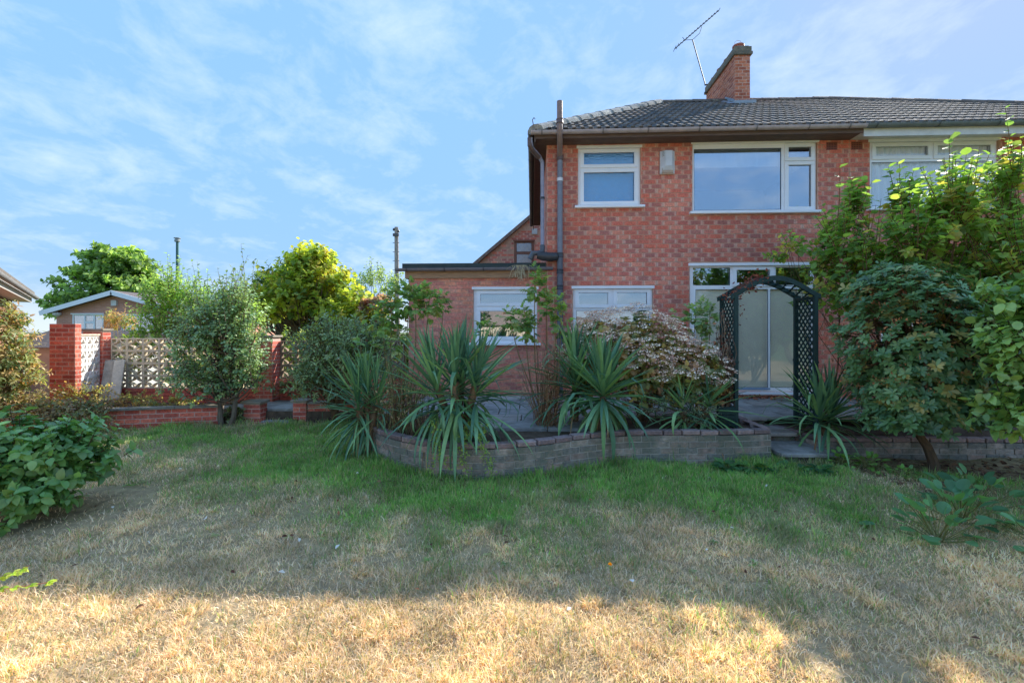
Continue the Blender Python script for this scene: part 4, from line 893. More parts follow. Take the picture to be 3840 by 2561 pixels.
lay_bricks(gh, pth, ln, 2.4, 6.6, 0.2435, 0.0866, 0.008, PAL_HOUSE, M['brick'], 120, [(gwin[0]+4.2, gwin[1]+4.2, gwin[2], gwin[3])], keep=lambda s, z: z < rl(s-4.2)-0.08 and s < 6.6, score=lambda s, z: 10-abs(s-3.4)-abs(z-4.6))
rt = MB(); rt.add([(-4.5,gy-.2,rl(-4.5)),(2.5,gy-.2,rl(2.5)),(2.5,gy+8.2,rl(2.5)),(-4.5,gy+8.2,rl(-4.5)),(-4.5,gy-.2,rl(-4.5)+.14),(2.5,gy-.2,rl(2.5)+.14),(2.5,gy+8.2,rl(2.5)+.14),(-4.5,gy+8.2,rl(-4.5)+.14)], [(0,1,2,3),(4,5,6,7),(0,1,5,4),(2,3,7,6),(0,3,7,4)], S(128,108,98)); rt.build('roof', M['tile'], gh)
M['brownframe'] = pmat('brown_frame', S(122,78,58), 0.5, 0.4)
window(gh, *gwin, gy-.045, [(-0.57,-0.01,4.55,4.88),(-0.57,-0.01,3.98,4.46)], mat=M['brownframe'], glass=M['frost'])
MB().box(0.0,0.2,gy-.06,gy-.01,5.2,5.4,S(180,178,172)).build('vent_cover', M['plastic'], gh)
# house whose eave pokes in at the far left
nh = thing('corner_house', 'eave and white gutter of a neighbouring house at the left edge', 'house', (-12, 9, 0))
E0 = Vector((-7.6, 6.0, 2.53)); E1 = Vector((-13.75, 12.05, 2.53)); d_ = (E1-E0).normalized(); o_ = Vector((-0.70,-0.714,0)).normalized()
m = MB(); a = E0+o_*0.42; b = E1+o_*0.42-d_*0.35
prism(m, [(a.x,a.y,-.3),(b.x,b.y,-.3),(b.x,b.y,2.55),(a.x,a.y,2.55)], [tuple((Vector(p)+o_*6)) for p in ((a.x,a.y,-.3),(b.x,b.y,-.3),(b.x,b.y,2.55),(a.x,a.y,2.55))], S(150,106,86)); m.build('wall', M['brick'], nh)
m = MB(); P = [E0+o_*.03, E1+o_*.03, E1+o_*3.4+Vector((0,0,1.9)), E0+o_*3.4+Vector((0,0,1.9))]; up = Vector((0,0,0.06)); m.add([p+up for p in P]+[p+up+Vector((0,0,.08)) for p in P], [(3,2,1,0),(4,5,6,7),(0,1,5,4),(1,2,6,5),(2,3,7,6),(3,0,4,7)], S(120,112,104)); m.build('roof', M['tile'], nh)
m = MB(); m.bar(E0+o_*.1+Vector((0,0,-.06)), E1+o_*.1+Vector((0,0,-.06)), 0.03, 0.17, (0,0,1), S(214,208,200)); m.build('fascia', M['plastic'], nh)
m = MB(); m.bar(E0+o_*.26+Vector((0,0,-.13)), E1+o_*.26+Vector((0,0,-.13)), 0.3, 0.02, (0,0,1), S(190,180,170)); m.build('soffit', M['plastic'], nh)
gutter(nh, tuple(E1+d_*.1), tuple(E0), S(150,150,150), r=0.06, brackets=(0.5,1.3,2.1,2.9,3.7))
sh = thing('garden_shed', 'small pale shed with dark tiled roof behind the left shrub', 'shed', (-11, 10, 0))
MB().box(-12.2,-10.2,10.2,12.2,0,1.25,S(220,218,212)).build('wall', M['plastic'], sh)
m = MB(); m.add([(-12.4,10.0,1.22),(-10.0,10.0,1.22),(-10.0,11.2,1.62),(-12.4,11.2,1.62),(-10.0,12.4,1.22),(-12.4,12.4,1.22)], [(0,1,2,3),(3,2,4,5),(0,3,5),(1,4,2)], S(96,94,96)); m.build('roof', M['tile'], sh)
lp = thing('lamp_post', 'green street lamp column rising above the trees', 'lamp post', (-21.85, 28, 0))
p = Vector((-22.538, 28.0, 7.364)); MB().tube([(p.x,28,-1),(p.x,28,3.5),(p.x,28,p.z-.1)], [0.12,0.09,0.075], 10, S(58,104,98)).build('column', M['metal'], lp)
MB().lathe((p.x,28,p.z-.1), [(0.05,0),(0.07,0.04),(0.15,0.0),(0.17,0.1),(0.12,0.16),(0.12,0.2),(0.2,0.22),(0.2,0.25),(0.05,0.28)], 12, S(150,158,156)).build('lamp_head', M['plastic'], lp)
tp = thing('telegraph_pole', 'weathered wooden telegraph pole standing behind the extension', 'telegraph pole', (-6, 20, 0))
p = Vector((-6.021, 20.0, 6.211)); MB().tube([(p.x+.1,20,-.5),(p.x+.02,20,3.5),(p.x,20,p.z)], [0.12,0.10,0.085], 10, S(170,160,146)).build('pole', M['bark'], tp)
MB().box(p.x-.12,p.x+.14,19.85,19.95,p.z-.42,p.z-.30,S(90,90,90)).build('junction_box', M['plastic'], tp)
for dx_, dz in ((-.1,-.12),(.12,-.2)): MB().lathe((p.x+dx_,19.93,p.z+dz), [(0.03,-.05),(0.05,0),(0.03,.06)], 8, S(70,70,70)).build('insulator', M['plastic'], tp)
for k in range(5): MB().bar((p.x-.15,19.95,p.z-.7-k*.4),(p.x+.15,19.95,p.z-.7-k*.4),0.02,0.02,(0,0,1),S(90,86,80)).build('step_iron', M['metal'], tp)
# ================================================================ plants
def leafT(t, w, fold=0.25, curl=0.15, wave=0.0):
    """leaf template: unit length along +Y, width along X, normal +Z"""
    V = []; F = []; rows = []
    for i, (a, b) in enumerate(zip(t, w)):
        z = -curl*a*a
        if b == 0: rows.append([len(V)]); V.append((0, a, z))
        else:
            rows.append([len(V), len(V)+1, len(V)+2]); wv = wave*math.sin(i*2.1)
            V += [(-b, a, z+fold*b+wv*b), (0, a, z), (b, a, z+fold*b-wv*b)]
    for r, s in zip(rows[:-1], rows[1:]):
        if len(r) == 1: F += [(r[0], s[1], s[0]), (r[0], s[2], s[1])]
        elif len(s) == 1: F += [(r[0], r[1], s[0]), (r[1], r[2], s[0])]
        else: F += [(r[0], r[1], s[1]), (r[0], s[1], s[0]), (r[1], r[2], s[2]), (r[1], s[2], s[1])]
    return np.array(V, float), np.array(F, int)
T_OV = leafT([0,.2,.5,.78,1], [0,.22,.28,.18,0], 0.35, 0.28, 0.15)
T_OVB = leafT([0,.12,.4,.75,1], [0,.26,.38,.26,0], 0.22, 0.15, 0.12)     # broad, hazel-like
T_LAN = leafT([0,.3,.65,1], [0,.13,.12,0], 0.35, 0.22)
T_RHO = leafT([0,.3,.7,1], [0,.15,.19,0], 0.3, 0.12)
T_SM = leafT([0,.5,1], [0,.28,0], 0.3, 0.1)
T_RND = leafT([0,.15,.5,.85,1], [0,.3,.42,.3,0], 0.2, 0.1)
def unit(v): v = np.asarray(v, float); return v/np.linalg.norm(v)
def frames(d, n):
    d = nrm(d); x = nrm(np.cross(d, n)); z = np.cross(x, d); return np.stack([x, d, z], -1)     # columns x,y,z
class Fol:
    def __init__(s): s.p = []; s.d = []; s.n = []; s.L = []; s.w = []; s.c = []
    def add(s, p, d, n, L, w, c): s.p.append(p); s.d.append(d); s.n.append(n); s.L.append(L); s.w.append(w); s.c.append(c)
    def build(s, name, T, mat, parent, nobj=0, piece='leaf', kind='stuff', bias=None):
        if not s.p: return None
        P = np.array(s.p, float); D = np.array(s.d, float); N = np.array(s.n, float); L = np.array(s.L, float); W = np.array(s.w, float); Cc = np.array(s.c, float)
        Rm = frames(D, N+1e-4); TV, TF = T; idx = np.arange(len(P))
        if nobj:
            sc = np.linalg.norm(P-np.array([0,0,1.6]), axis=1) - 0.6*L
            order = np.argsort(sc); obj = order[:nobj]; rest = order[nobj:]
            cl = Cc[obj]; K = 8; pick = [cl[i] for i in np.random.default_rng(len(P)).choice(len(cl), K)]
            mes = [mesh(piece, TV, TF, mat, np.tile(c, (len(TV),1))) for c in pick]
            pk = np.array(pick)
            for i in obj:
                m = int(np.argmin(((pk-Cc[i])**2).sum(1)+rng.random(K)*0.004)); o = link(piece, mes[m], parent)
                A = Rm[i]*np.array([L[i]*W[i], L[i], L[i]])[None, :]
                put(o, Matrix([[*A[0], P[i][0]], [*A[1], P[i][1]], [*A[2], P[i][2]], [0,0,0,1]]))
            idx = rest
        if len(idx) == 0: return None
        S3 = np.stack([L[idx]*W[idx], L[idx], L[idx]], 1)
        X = TV[None]*S3[:, None]; X = np.einsum('nij,nkj->nki', Rm[idx], X)+P[idx][:, None]
        nv = len(TV); F = TF[None]+(np.arange(len(idx))*nv)[:, None, None]
        return link(name, mesh(name, X.reshape(-1,3), F.reshape(-1,3), mat, np.repeat(Cc[idx], nv, 0)), parent, kind)
def curve(p, q, sag=0.0, n=6, jit=0.0, bow=None):
    p = np.array(p, float); q = np.array(q, float); out = []
    b = np.array(bow, float) if bow is not None else rng.normal(0, 1, 3)*jit*np.linalg.norm(q-p)
    for t in np.linspace(0, 1, n): v = p+(q-p)*t+b*math.sin(math.pi*t); v[2] -= sag*t*t; out.append(v)
    return out
def rc(cols, k=0.18):
    c = np.array(cols[rng.integers(len(cols))]); return np.clip(c*(1+rng.normal(0, k)), 0.005, 0.9)
def palc(*a): return [S(*c) for c in a]
def bush(name, label, cat, base, lobes, nshoot, cols, T=T_OV, L=(.05,.08), per=(5,9), mat='leaf', stemcol=S(92,78,58), spread=(0.5,0.8), out=0.6, upn=0.8, whorl=False,
         nobj=0, nfill=0, trunk=0.03, ntrunk=1, group=None, hang=0.0, wj=(0.85,1.2), zmin=None, lump=0.22, branch_every=5, crown='crown', stemr=0.004, upshoot=0.0, trunk_pts=None, piece='leaf', tophue=None):
    t = thing(name, label, cat, base, group); f = Fol(); br = MB(); base = np.array(base, float)
    wts = np.array([l[2] if len(l) > 2 else 1 for l in lobes], float); wts /= wts.sum()
    ph = rng.uniform(0, 6.28, 6); allstart = []
    for i in range(nshoot+nfill):
        l = lobes[rng.choice(len(lobes), p=wts)]; c = np.array(l[0], float); r = np.array(l[1], float)
        d = unit(rng.normal(0, 1, 3)); 
        if d[2] < -0.55: d[2] *= -0.6; d = unit(d)
        lm = 1+lump*(math.sin(3*d[0]+ph[0])*math.cos(4*d[1]+ph[1])+0.6*math.sin(7*d[2]+5*d[0]+ph[2]))
        rr = rng.uniform(0.76, 1.05)*lm if i < nshoot else rng.uniform(0.2, 0.7)
        tip = c+r*d*rr; start = c+(tip-c)*rng.uniform(*spread); 
        if upshoot: tip = tip+np.array([rng.normal(0,.1),rng.normal(0,.1),1])*upshoot*rng.random()**2
        if zmin is not None and tip[2] < zmin: tip[2] = zmin+rng.random()*0.1
        sd = tip-start; sl = np.linalg.norm(sd); sd = sd/max(sl, 1e-6)
        if whorl: sd = unit(sd+np.array([0,0,0.75]))
        k = rng.integers(per[0], per[1]+1); a0 = rng.uniform(0, 6.28)
        ux = unit(np.cross(sd, [0.13,0.2,0.97])); uy = np.cross(sd, ux)
        cc = rc(cols, 0.10)
        for j in range(k):
            a = a0+j*2.4 if not whorl else a0+6.283*j/k+rng.normal(0,.12)
            pv = ux*math.cos(a)+uy*math.sin(a)
            if whorl: pos = tip+sd*rng.uniform(-.02,.01); ax = pv+sd*rng.uniform(0.05,0.7); nn = sd+pv*0.1
            else:
                tt = 0.12+0.9*(j+rng.random()*.5)/k; pos = start+sd*sl*min(tt,1.02); ax = sd*out+pv*0.9; nn = np.array([0,0,upn])+d*0.45+rng.normal(0,.35,3)
            ax = ax+np.array([0,0,-hang]); col = np.clip(cc*(1+rng.normal(0,.14)), .004, .95)
            f.add(pos, ax, nn, rng.uniform(*L), rng.uniform(*wj), col)
        if i < nshoot:
            allstart.append(start)
            br.tube([start, start+(tip-start)*0.5+rng.normal(0,.02,3)*sl, tip], [stemr*1.4, stemr, stemr*0.5], 3, stemcol, False)
    tops = [base+np.array([rng.normal(0,.03),rng.normal(0,.03),0]) for _ in range(ntrunk)]
    cm = np.mean([np.array(l[0]) for l in lobes], 0)
    for k in range(ntrunk):
        hub = base*0.45+cm*0.55+rng.normal(0,.12,3)*(ntrunk > 1)*np.linalg.norm(cm-base)
        pts = trunk_pts[k] if trunk_pts else curve(tops[k], hub, 0, 6, 0.06)
        n = len(pts); br.tube(pts, [trunk*(1-0.55*i/(n-1)) for i in range(n)], 7, stemcol)
        mine = allstart[k::ntrunk][::branch_every]
        for s_ in mine:
            i0 = rng.integers(n//2, n); p0 = np.array(pts[i0]); br.tube(curve(p0, s_, 0, 5, 0.08), [trunk*0.38,trunk*.3,trunk*.22,trunk*.15,stemr], 4, stemcol, False)
    br.build('trunk', M['bark'], t)
    f.build(crown, T, M[mat], t, nobj, piece)
    return t

# ---- yuccas
YC = palc((96,134,98),(84,120,90),(110,148,106),(74,108,84),(124,160,106),(102,138,86))
YD = palc((176,150,112),(150,118,84),(196,176,140),(132,100,72))
def strap(bend, tipd, w=0.034, fold=0.5):
    """long sword leaf, bending over; unit length"""
    V = []; F = []; t_ = [0,.1,.25,.42,.58,.74,.88,1]; wd = [.75,.8,1,1.05,.95,.72,.4,0]; ang = 0; y_ = z_ = 0; last = 0
    for i, (a, b) in enumerate(zip(t_, wd)):
        ds = a-last; last = a; ang = bend*a**1.5+tipd*max(0, a-0.55)**1.2*3; y_ += ds*math.cos(ang); z_ -= ds*math.sin(ang); h = b*w
        if b == 0: V.append((0, y_, z_))
        else: V += [(-h, y_, z_+fold*h*math.cos(ang)), (0, y_, z_), (h, y_, z_+fold*h*math.cos(ang))]
    for i in range(6): r, s = 3*i, 3*i+3; F += [(r,r+1,s+1,s),(r+1,r+2,s+2,s+1)]
    F += [(18,19,21),(19,20,21)]
    return V, F
_ym = {}
def yleaf(b, c, dry=False, w=0.034):
    key = (b, c, dry, w)
    if key not in _ym:
        V, F = strap(*[(0.03,0.0),(0.22,0.05),(0.5,0.2),(0.95,0.25),(0.2,1.9)][b], w=w); col = (YD if dry else YC)[c]; _ym[key] = mesh('leaf', V, F, M['dry' if dry else 'yucca'], [col]*len(V), True)
    return _ym[key]
def yucca(label, base, crown, n, L, ndead=14, el=(88,-55), lean=(0,0), w=0.034, trunk_r=0.045, stack=0.2, heads=((0,0,0),), fold=0.3):
    t = thing('yucca', label, 'yucca', base, 'yuccas'); crown = np.array(crown, float); H = [crown+np.array(h, float) for h in heads]; nh = len(H)
    for h in H: MB().tube(curve(base, h-[0,0,.05], 0, 5, 0.03), [trunk_r*1.2]+[trunk_r]*4, 7, S(126,106,84)).build('trunk', M['bark'], t)
    for i in range(n+ndead):
        dead = i >= n; k = i % nh; m_ = n//nh; f = ((i//nh)+0.5)/max(m_, 1) if not dead else rng.uniform(0.8, 1.25)
        e = R(el[0]+(el[1]-el[0])*f**1.4+rng.normal(0,8)); a = i*2.39996+rng.normal(0,.25); out = H[k]-crown
        d = np.array([math.cos(a)*math.cos(e)+lean[0]+out[0]*1.2, math.sin(a)*math.cos(e)+lean[1]+out[1]*1.2, math.sin(e)]); d = d/np.linalg.norm(d)
        up = np.array([0,0,1.0])
        if d[2] > 0.5: up = np.array([-math.cos(a),-math.sin(a),0.3])
        fr = frames(d[None], up[None])[0]; ln = rng.uniform(*L)*(0.72+0.33*min(1,f*2.4)) if not dead else rng.uniform(*L)*rng.uniform(.45,.85)
        b = rng.choice([0,0,1]) if f < 0.35 else (rng.choice([0,1,1,4 if rng.random() < fold*2 else 1]) if f < 0.6 else rng.choice([1,2,2,4]) if f < 0.8 else rng.choice([2,3,3]))
        me = yleaf(int(b), int(rng.integers(4 if dead else 6)), dead, w*(0.5 if dead else 1)); o = link('dead_leaf' if dead else 'leaf', me, t)
        wj = rng.uniform(.7,1.2); A = fr*np.array([ln*wj, ln, ln])[None]
        p = H[k]+np.array([0,0,0.10*(1-f)-stack*f*(not dead)-(0.1+stack)*dead*rng.uniform(.5,1.2)])+d*0.02
        put(o, Matrix([[*A[0],p[0]],[*A[1],p[1]],[*A[2],p[2]],[0,0,0,1]]))
    return t
yucca('largest yucca, spiky rosette spilling over the middle of the curved wall', (-0.86,5.3,0.3), (-0.86,5.14,0.98), 300, (0.60,0.82), 44, el=(89,-72), w=0.027, stack=0.42, heads=((-.22,0,.04),(0,-.06,.10),(.22,.02,.05),(.05,.12,.16)))
yucca('smaller yucca with drooping leaves at the left end of the curved wall', (-2.1,5.62,0.0), (-2.1,5.64,0.74), 264, (0.54,0.76), 80, el=(87,-75), w=0.021, lean=(-.12,-.05), stack=0.36, heads=((-.08,0,0),(.12,.06,-.04),(0,.1,.08)))
yucca('yucca in front of the hydrangea, leaves folded down over the wall', (0.86,5.75,0.3), (0.88,5.68,0.84), 120, (0.64,0.88), 18, el=(89,-50), w=0.031, stack=0.15, fold=.6)
yucca('tall upright yucca squeezed between the downpipe and the hydrangea', (0.58,6.25,0.3), (0.58,6.1,0.98), 110, (0.66,0.9), 4, el=(89,-30), w=0.031, stack=0.3)
yucca('sprawling yucca under the right end of the hydrangea', (2.05,6.05,0.3), (2.14,5.92,0.60), 84, (0.5,0.74), 40, el=(60,-65), w=0.028, stack=0.2, heads=((-.2,0,0),(.12,0,.05)))
yucca('yucca on the retaining wall beside the right arch post', (3.8,6.2,0.2), (3.78,6.08,0.42), 120, (0.58,0.86), 8, el=(89,-20), w=0.027, stack=0.06, heads=((-.06,0,0),(.1,.03,.02)))
# cut flower stalks in the big yucca
for i, (dx_, h) in enumerate(((-0.22,0.62),(0.02,0.66),(0.22,0.60),(0.06,.45))):
    pass

# ---- shrubs beside and in front of the house
HZ = palc((160,154,84),(116,146,76),(122,150,80),(104,136,72),(130,156,78),(96,126,72),(140,162,84),(110,138,84))
bush('hazel_bush', 'tall hazel with sunlit round leaves reaching the upstairs windows', 'bush', (5.2,6.5,0.33),
     [((5.5,6.5,2.1),(1.2,0.7,0.95),3),((4.6,6.5,2.1),(0.75,0.55,0.9),1.6),((6.6,6.4,2.6),(1.0,0.7,1.3),2),((4.35,6.6,2.7),(0.35,0.35,0.8),0.5),((5.75,6.5,3.1),(0.4,0.35,0.75),0.5),((6.5,6.4,3.5),(0.5,0.4,0.6),0.8),((4.72,6.85,3.2),(.25,.25,.6),.5),((5.4,6.9,3.3),(.25,.25,.6),.4),((5.1,6.3,2.0),(.8,.4,.6),1.6),((6.2,5.9,2.0),(.9,.5,1.0),1.8),((5.8,6.2,1.4),(.9,.4,.6),1),((5.35,6.0,2.95),(.42,.35,.6),1.0),((4.9,6.05,2.65),(.38,.3,.5),.6)],
     860, HZ, T_OVB, (.045,.135), (8,12), 'leaf_thin', S(110,88,64), spread=(0.25,0.55), out=0.45, upn=1.3, nobj=300, nfill=220, trunk=0.03, ntrunk=6, lump=0.25, upshoot=0.55, stemr=0.005)
bush('hazel_bush', 'loose leafy stems arching left from the hazel in front of the patio door', 'bush', (4.3,6.9,0.33), [((4.25,6.9,2.2),(0.5,0.35,0.8),1),((3.85,6.9,2.75),(0.4,0.3,0.3),.5)], 70, HZ, T_OVB, (.05,.10), (7,10), 'leaf_thin', S(110,88,64), spread=(0.2,0.5), out=.5, upn=1.2, trunk=0.014, ntrunk=3, upshoot=0.25, nobj=60)
RH = palc((94,126,82),(88,120,80),(100,132,84),(96,128,76),(150,140,80),(84,116,78),(106,138,88),(76,108,74),(118,144,90),(92,126,72))
rh = bush('rhododendron', 'large dark rhododendron with bare curved trunk, right of the arch', 'bush', (4.62,5.42,0.0),
     [((4.68,5.65,1.4),(0.98,0.62,0.95),3),((4.45,5.6,0.9),(0.6,0.5,0.5),1.4),((5.2,5.6,1.1),(0.8,0.55,0.8),1.8),((4.6,5.75,2.0),(0.75,0.45,0.42),1.2),((4.85,5.5,0.72),(0.75,0.4,0.34),1.2),((4.55,5.5,.6),(.7,.35,.24),1)],
     3000, RH, T_RHO, (.065,.10), (7,10), 'leaf_gloss', S(104,84,66), spread=(0.6,0.85), whorl=True, nobj=300, nfill=260, trunk=0.06, lump=0.12, hang=0.02, branch_every=20,
     trunk_pts=[[np.array(p) for p in ((4.62,5.42,-.03),(4.60,5.43,.12),(4.55,5.45,.28),(4.47,5.48,.42),(4.47,5.52,.6),(4.5,5.6,.95))]])
# dry seed heads in the rhododendron
f = Fol()
for i in range(700):
    d = unit(rng.normal(0,1,3)); 
    if d[1] > 0.2: continue
    c = np.array((4.5,5.65,1.42))+np.array((0.95,0.62,0.95))*d*rng.uniform(.88,1.03)
    for k in range(5): f.add(c+rng.normal(0,.018,3), rng.normal(0,1,3), rng.normal(0,1,3), rng.uniform(.02,.04), .8, rc(palc((150,98,66),(128,84,62),(166,112,74))))
f.build('seed_heads', T_SM, M['dry'], rh)
LA = palc((126,156,80),(112,144,74),(140,166,88),(100,132,72),(148,172,94))
bush('laurel_bush', 'bright glossy broad-leaved bush at the right edge', 'bush', (4.7,4.3,0.0), [((4.75,4.35,1.05),(0.62,0.5,0.85),2),((4.8,4.5,1.75),(0.5,0.5,0.55),1.2),((4.55,4.2,0.75),(0.35,0.3,0.35),.6)], 260, LA, T_OV, (.05,.125), (6,9), 'leaf_gloss', S(86,74,52), spread=(.5,.8), nobj=220, nfill=140, trunk=0.022, ntrunk=4, lump=.15, wj=(1.0,1.35), hang=.25)
# hydrangea: leaves and dried flower heads
HL = palc((128,134,82),(146,140,86),(116,126,80),(164,142,104),(158,128,100),(170,156,96),(106,120,80))
hy = bush('hydrangea', 'sprawling hydrangea covered in faded flower heads below the kitchen window', 'bush', (1.55,6.5,0.33), [((1.4,6.45,1.05),(0.9,0.5,0.78),2),((2.1,6.3,0.88),(0.58,0.45,0.55),1.2),((0.95,6.5,1.18),(0.42,0.4,0.6),.9)], 820, HL, T_OVB, (.06,.10), (5,7), 'leaf', S(120,96,70), spread=(.6,.9), nobj=150, nfill=170, trunk=.014, ntrunk=9, lump=.1, hang=.35, upn=.6)
def flower_head_mesh(c1, c2):
    V = []; F = []; cl = []
    for k in range(22):
        a = k*2.4; r = 0.075*math.sqrt(k/22); p = np.array([math.cos(a)*r, math.sin(a)*r, 0.012-2.2*r*r+rng.normal(0,.004)]); s_ = rng.uniform(.010,.018) if k > 12 else .008; n = unit(np.array([math.cos(a)*r*4, math.sin(a)*r*4, 1])+rng.normal(0,.3,3)); x = unit(np.cross(n,[.3,.9,.1])); y_ = np.cross(n,x); b = len(V)
        V += [p+x*s_, p+y_*s_, p-x*s_, p-y_*s_]; F.append((b,b+1,b+2,b+3)); cl += [rc([c1,c2],.12)]*4
    for a in np.linspace(0, 6.28, 6)[:-1]:
        b = len(V); q = np.array([math.cos(a)*.05, math.sin(a)*.05, 0]); V += [np.array([0,0,-.06]), q, q+np.array([.004,.004,0])]; F.append((b,b+1,b+2)); cl += [np.array(S(120,96,70))]*3
    return mesh('flower_head', V, F, M['dry'], np.array(cl))
FH = [flower_head_mesh(S(*a), S(*b)) for a, b in (((220,204,182),(206,184,162)),((206,174,158),(188,156,140)),((230,218,198),(214,196,172)),((188,152,136),(202,170,152)))]
for i in range(680):
    l = [((1.4,6.45,1.05),(0.92,0.52,0.84)),((2.1,6.3,0.88),(0.6,0.48,0.59)),((0.95,6.5,1.18),(0.44,0.42,0.66))][rng.choice(3,p=[.6,.22,.18])]
    d = unit(rng.normal(0,1,3)*[1,1,.8]); d[2] = abs(d[2])+.1; d = unit(d)
    if d[1] > 0.5: continue
    p = np.array(l[0])+np.array(l[1])*d*rng.uniform(1.0,1.12); nn = unit(np.array([0,0,1.0])+d*.5+rng.normal(0,.15,3)); x = unit(np.cross(nn,[0.2,1,0])); y_ = np.cross(nn,x); s_ = rng.uniform(.7,1.15)
    put(link('flower_head', FH[rng.integers(4)], hy), Matrix([[x[k]*s_, y_[k]*s_, nn[k]*s_, p[k]] for k in range(3)]+[[0,0,0,1]]))
# grey-leaved trailing shrub in front of the hydrangea
bush('trailing_shrub', 'grey-green small-leaved shrub trailing over the wall below the hydrangea', 'bush', (1.9,6.1,0.33), [((1.75,6.0,0.6),(0.45,0.28,0.3),1),((2.1,5.95,0.5),(0.3,0.25,0.25),1)], 130, palc((120,142,118),(104,128,104),(136,154,126)), T_SM, (.02,.035), (9,13), 'leaf', S(110,110,90), spread=(.1,.4), trunk=.006, ntrunk=3, hang=.1)

# ---- roses and stems
def rose(name, label, base, stems, leafcols, clusters, L=(.05,.08), stemcol=S(118,112,74), deadcol=None, hips=0, blooms=0, sr=0.009):
    t = thing(name, label, 'rose bush', base, 'rose bushes'); m = MB(); f = Fol()
    for q, b in stems: m.tube(curve(np.array(base)+rng.normal(0,.05,3)*[1,1,0], q, 0, 8, .04, bow=b), [sr*(1.2-.09*i) for i in range(8)], 5, stemcol, False)
    m.build('canes', M['stem'], t)
    for c, r, n in clusters:
        for i in range(n):
            d = unit(rng.normal(0,1,3)); p = np.array(c)+np.array(r)*d*rng.uniform(.3,1.05); sd = unit(d+np.array([0,0,.4])+rng.normal(0,.4,3)); sx = unit(np.cross(sd,[.1,.2,1])); cc = rc(leafcols,.15)
            for j, (a, k) in enumerate(((0,1),(.7,.75),(-.7,.75),(.9,.4),(-.9,.4))):
                ax = sd*math.cos(a)+sx*math.sin(a); f.add(p+sd*.06*k, ax+np.array([0,0,-.2]), np.array([0,0,1])+d*.4+rng.normal(0,.3,3), rng.uniform(*L), rng.uniform(1.0,1.35), cc*(1+rng.normal(0,.1)))
            if i % 3 == 0: m2 = None
    f.build('leaves', T_OV, M['leaf'], t)
    if hips:
        for i in range(hips):
            c, r, _ = clusters[rng.integers(len(clusters))]; p = np.array(c)+np.array(r)*unit(rng.normal(0,1,3))
            MB().lathe(tuple(p),[(0.001,-.014),(.011,-.006),(.012,.004),(.004,.014)],6,S(110,70,60)).build('rose_hip', M['stem'], t)
    for i in range(blooms):
        c, r, _ = clusters[rng.integers(len(clusters))]; p = np.array(c)+np.array(r)*unit(rng.normal(0,1,3)*[1,1,.5]+[0,-.3,.6]); g = Fol()
        for k in range(14): a = k*2.4; e = .3+.07*k; d = np.array([math.cos(a)*math.sin(e),math.sin(a)*math.sin(e),math.cos(e)]); g.add(p, d, np.array([0,0,1])-d*.4, .03, 1.7, rc(palc((206,170,160),(196,158,140),(214,190,170)),.08))
        g.build('bloom', T_RND, M['dry'], t, kind=None)
    return t
RL = palc((120,150,86),(108,140,80),(132,158,92),(98,126,78),(142,152,98))
rose('rose_bush', 'tall leggy rose with pink blooms left of the largest yucca', (-1.72,5.85,0.3),
     [((-1.55,5.9,2.2),(.1,0,.05)),((-1.75,5.8,2.15),(-.1,0,0)),((-1.95,5.9,1.8),(-.1,.05,0)),((-1.35,5.95,2.05),(.1,0,0)),((-1.6,5.85,1.9),(0,0,0)),((-2.25,5.9,1.5),(-.15,0,.1)),((-2.4,5.8,1.3),(-.1,0,.15)),((-1.15,5.85,1.85),(.15,0,.1)),((-1.85,5.7,1.35),(0,0,0))],
     RL, [((-1.62,5.9,2.02),(.30,.22,.22),140),((-1.3,5.9,1.97),(.18,.15,.2),50),((-1.9,5.85,1.75),(.2,.18,.22),55),((-1.7,5.85,1.5),(.15,.15,.25),28),((-2.2,5.85,1.4),(.22,.1,.15),14)], blooms=6, hips=6, sr=.009)
r2 = rose('rose_bush', 'straggly rose with brown stems in front of the extension window corner', (0.18,6.2,0.33),
     [((0.05,6.2,2.35),(-.05,0,0)),((0.3,6.2,2.2),(.06,0,0)),((-0.3,6.2,1.8),(-.1,0,.1)),((0.4,6.2,1.9),(.06,0,0)),((0.2,6.2,2.4),(0,0,0)),((-0.1,6.2,1.9),(-.05,0,0))],
     RL, [((0.05,6.2,2.2),(.12,.12,.24),44),((0.28,6.2,1.95),(.16,.12,.2),46),((-0.2,6.2,1.75),(.22,.15,.18),58),((0.38,6.2,1.7),(.1,.1,.2),24),((-0.05,6.2,1.6),(.15,.12,.15),26),((-.62,6.1,1.6),(.1,.1,.14),16)], blooms=2, stemcol=S(150,122,84))
ds = thing('dead_stem_clump', 'dense clump of dry brown stems at the foot of the straggly rose', 'dead stems', (0.2,6.0,0.3)); m = MB(); f = Fol()
for i in range(130):
    b = np.array((0.2,6.0,0.32))+rng.normal(0,.07,3)*[1,1,0]; q = b+np.array([rng.normal(0,.14),rng.normal(0,.1),rng.uniform(.35,1.25)]); c = rc(palc((158,128,96),(140,106,80),(176,150,116),(120,88,68)),.1)
    m.tube(curve(b,q,0,5,.04), [.0045,.004,.0035,.003,.002], 3, tuple(c), False)
    for k in range(7): p = b+(q-b)*rng.uniform(.4,1); f.add(p+rng.normal(0,.02,3), rng.normal(0,1,3), rng.normal(0,1,3), rng.uniform(.015,.035), .9, rc(palc((168,140,104),(150,116,88),(190,170,136),(128,118,80)),.1))
m.build('stems', M['stem'], ds); f.build('dry_leaves', T_SM, M['dry'], ds)
ds2 = thing('dead_stem_clump', 'brown dry stems and grass between the two left yuccas', 'dead stems', (-1.6,5.6,0.3)); m = MB(); f = Fol()
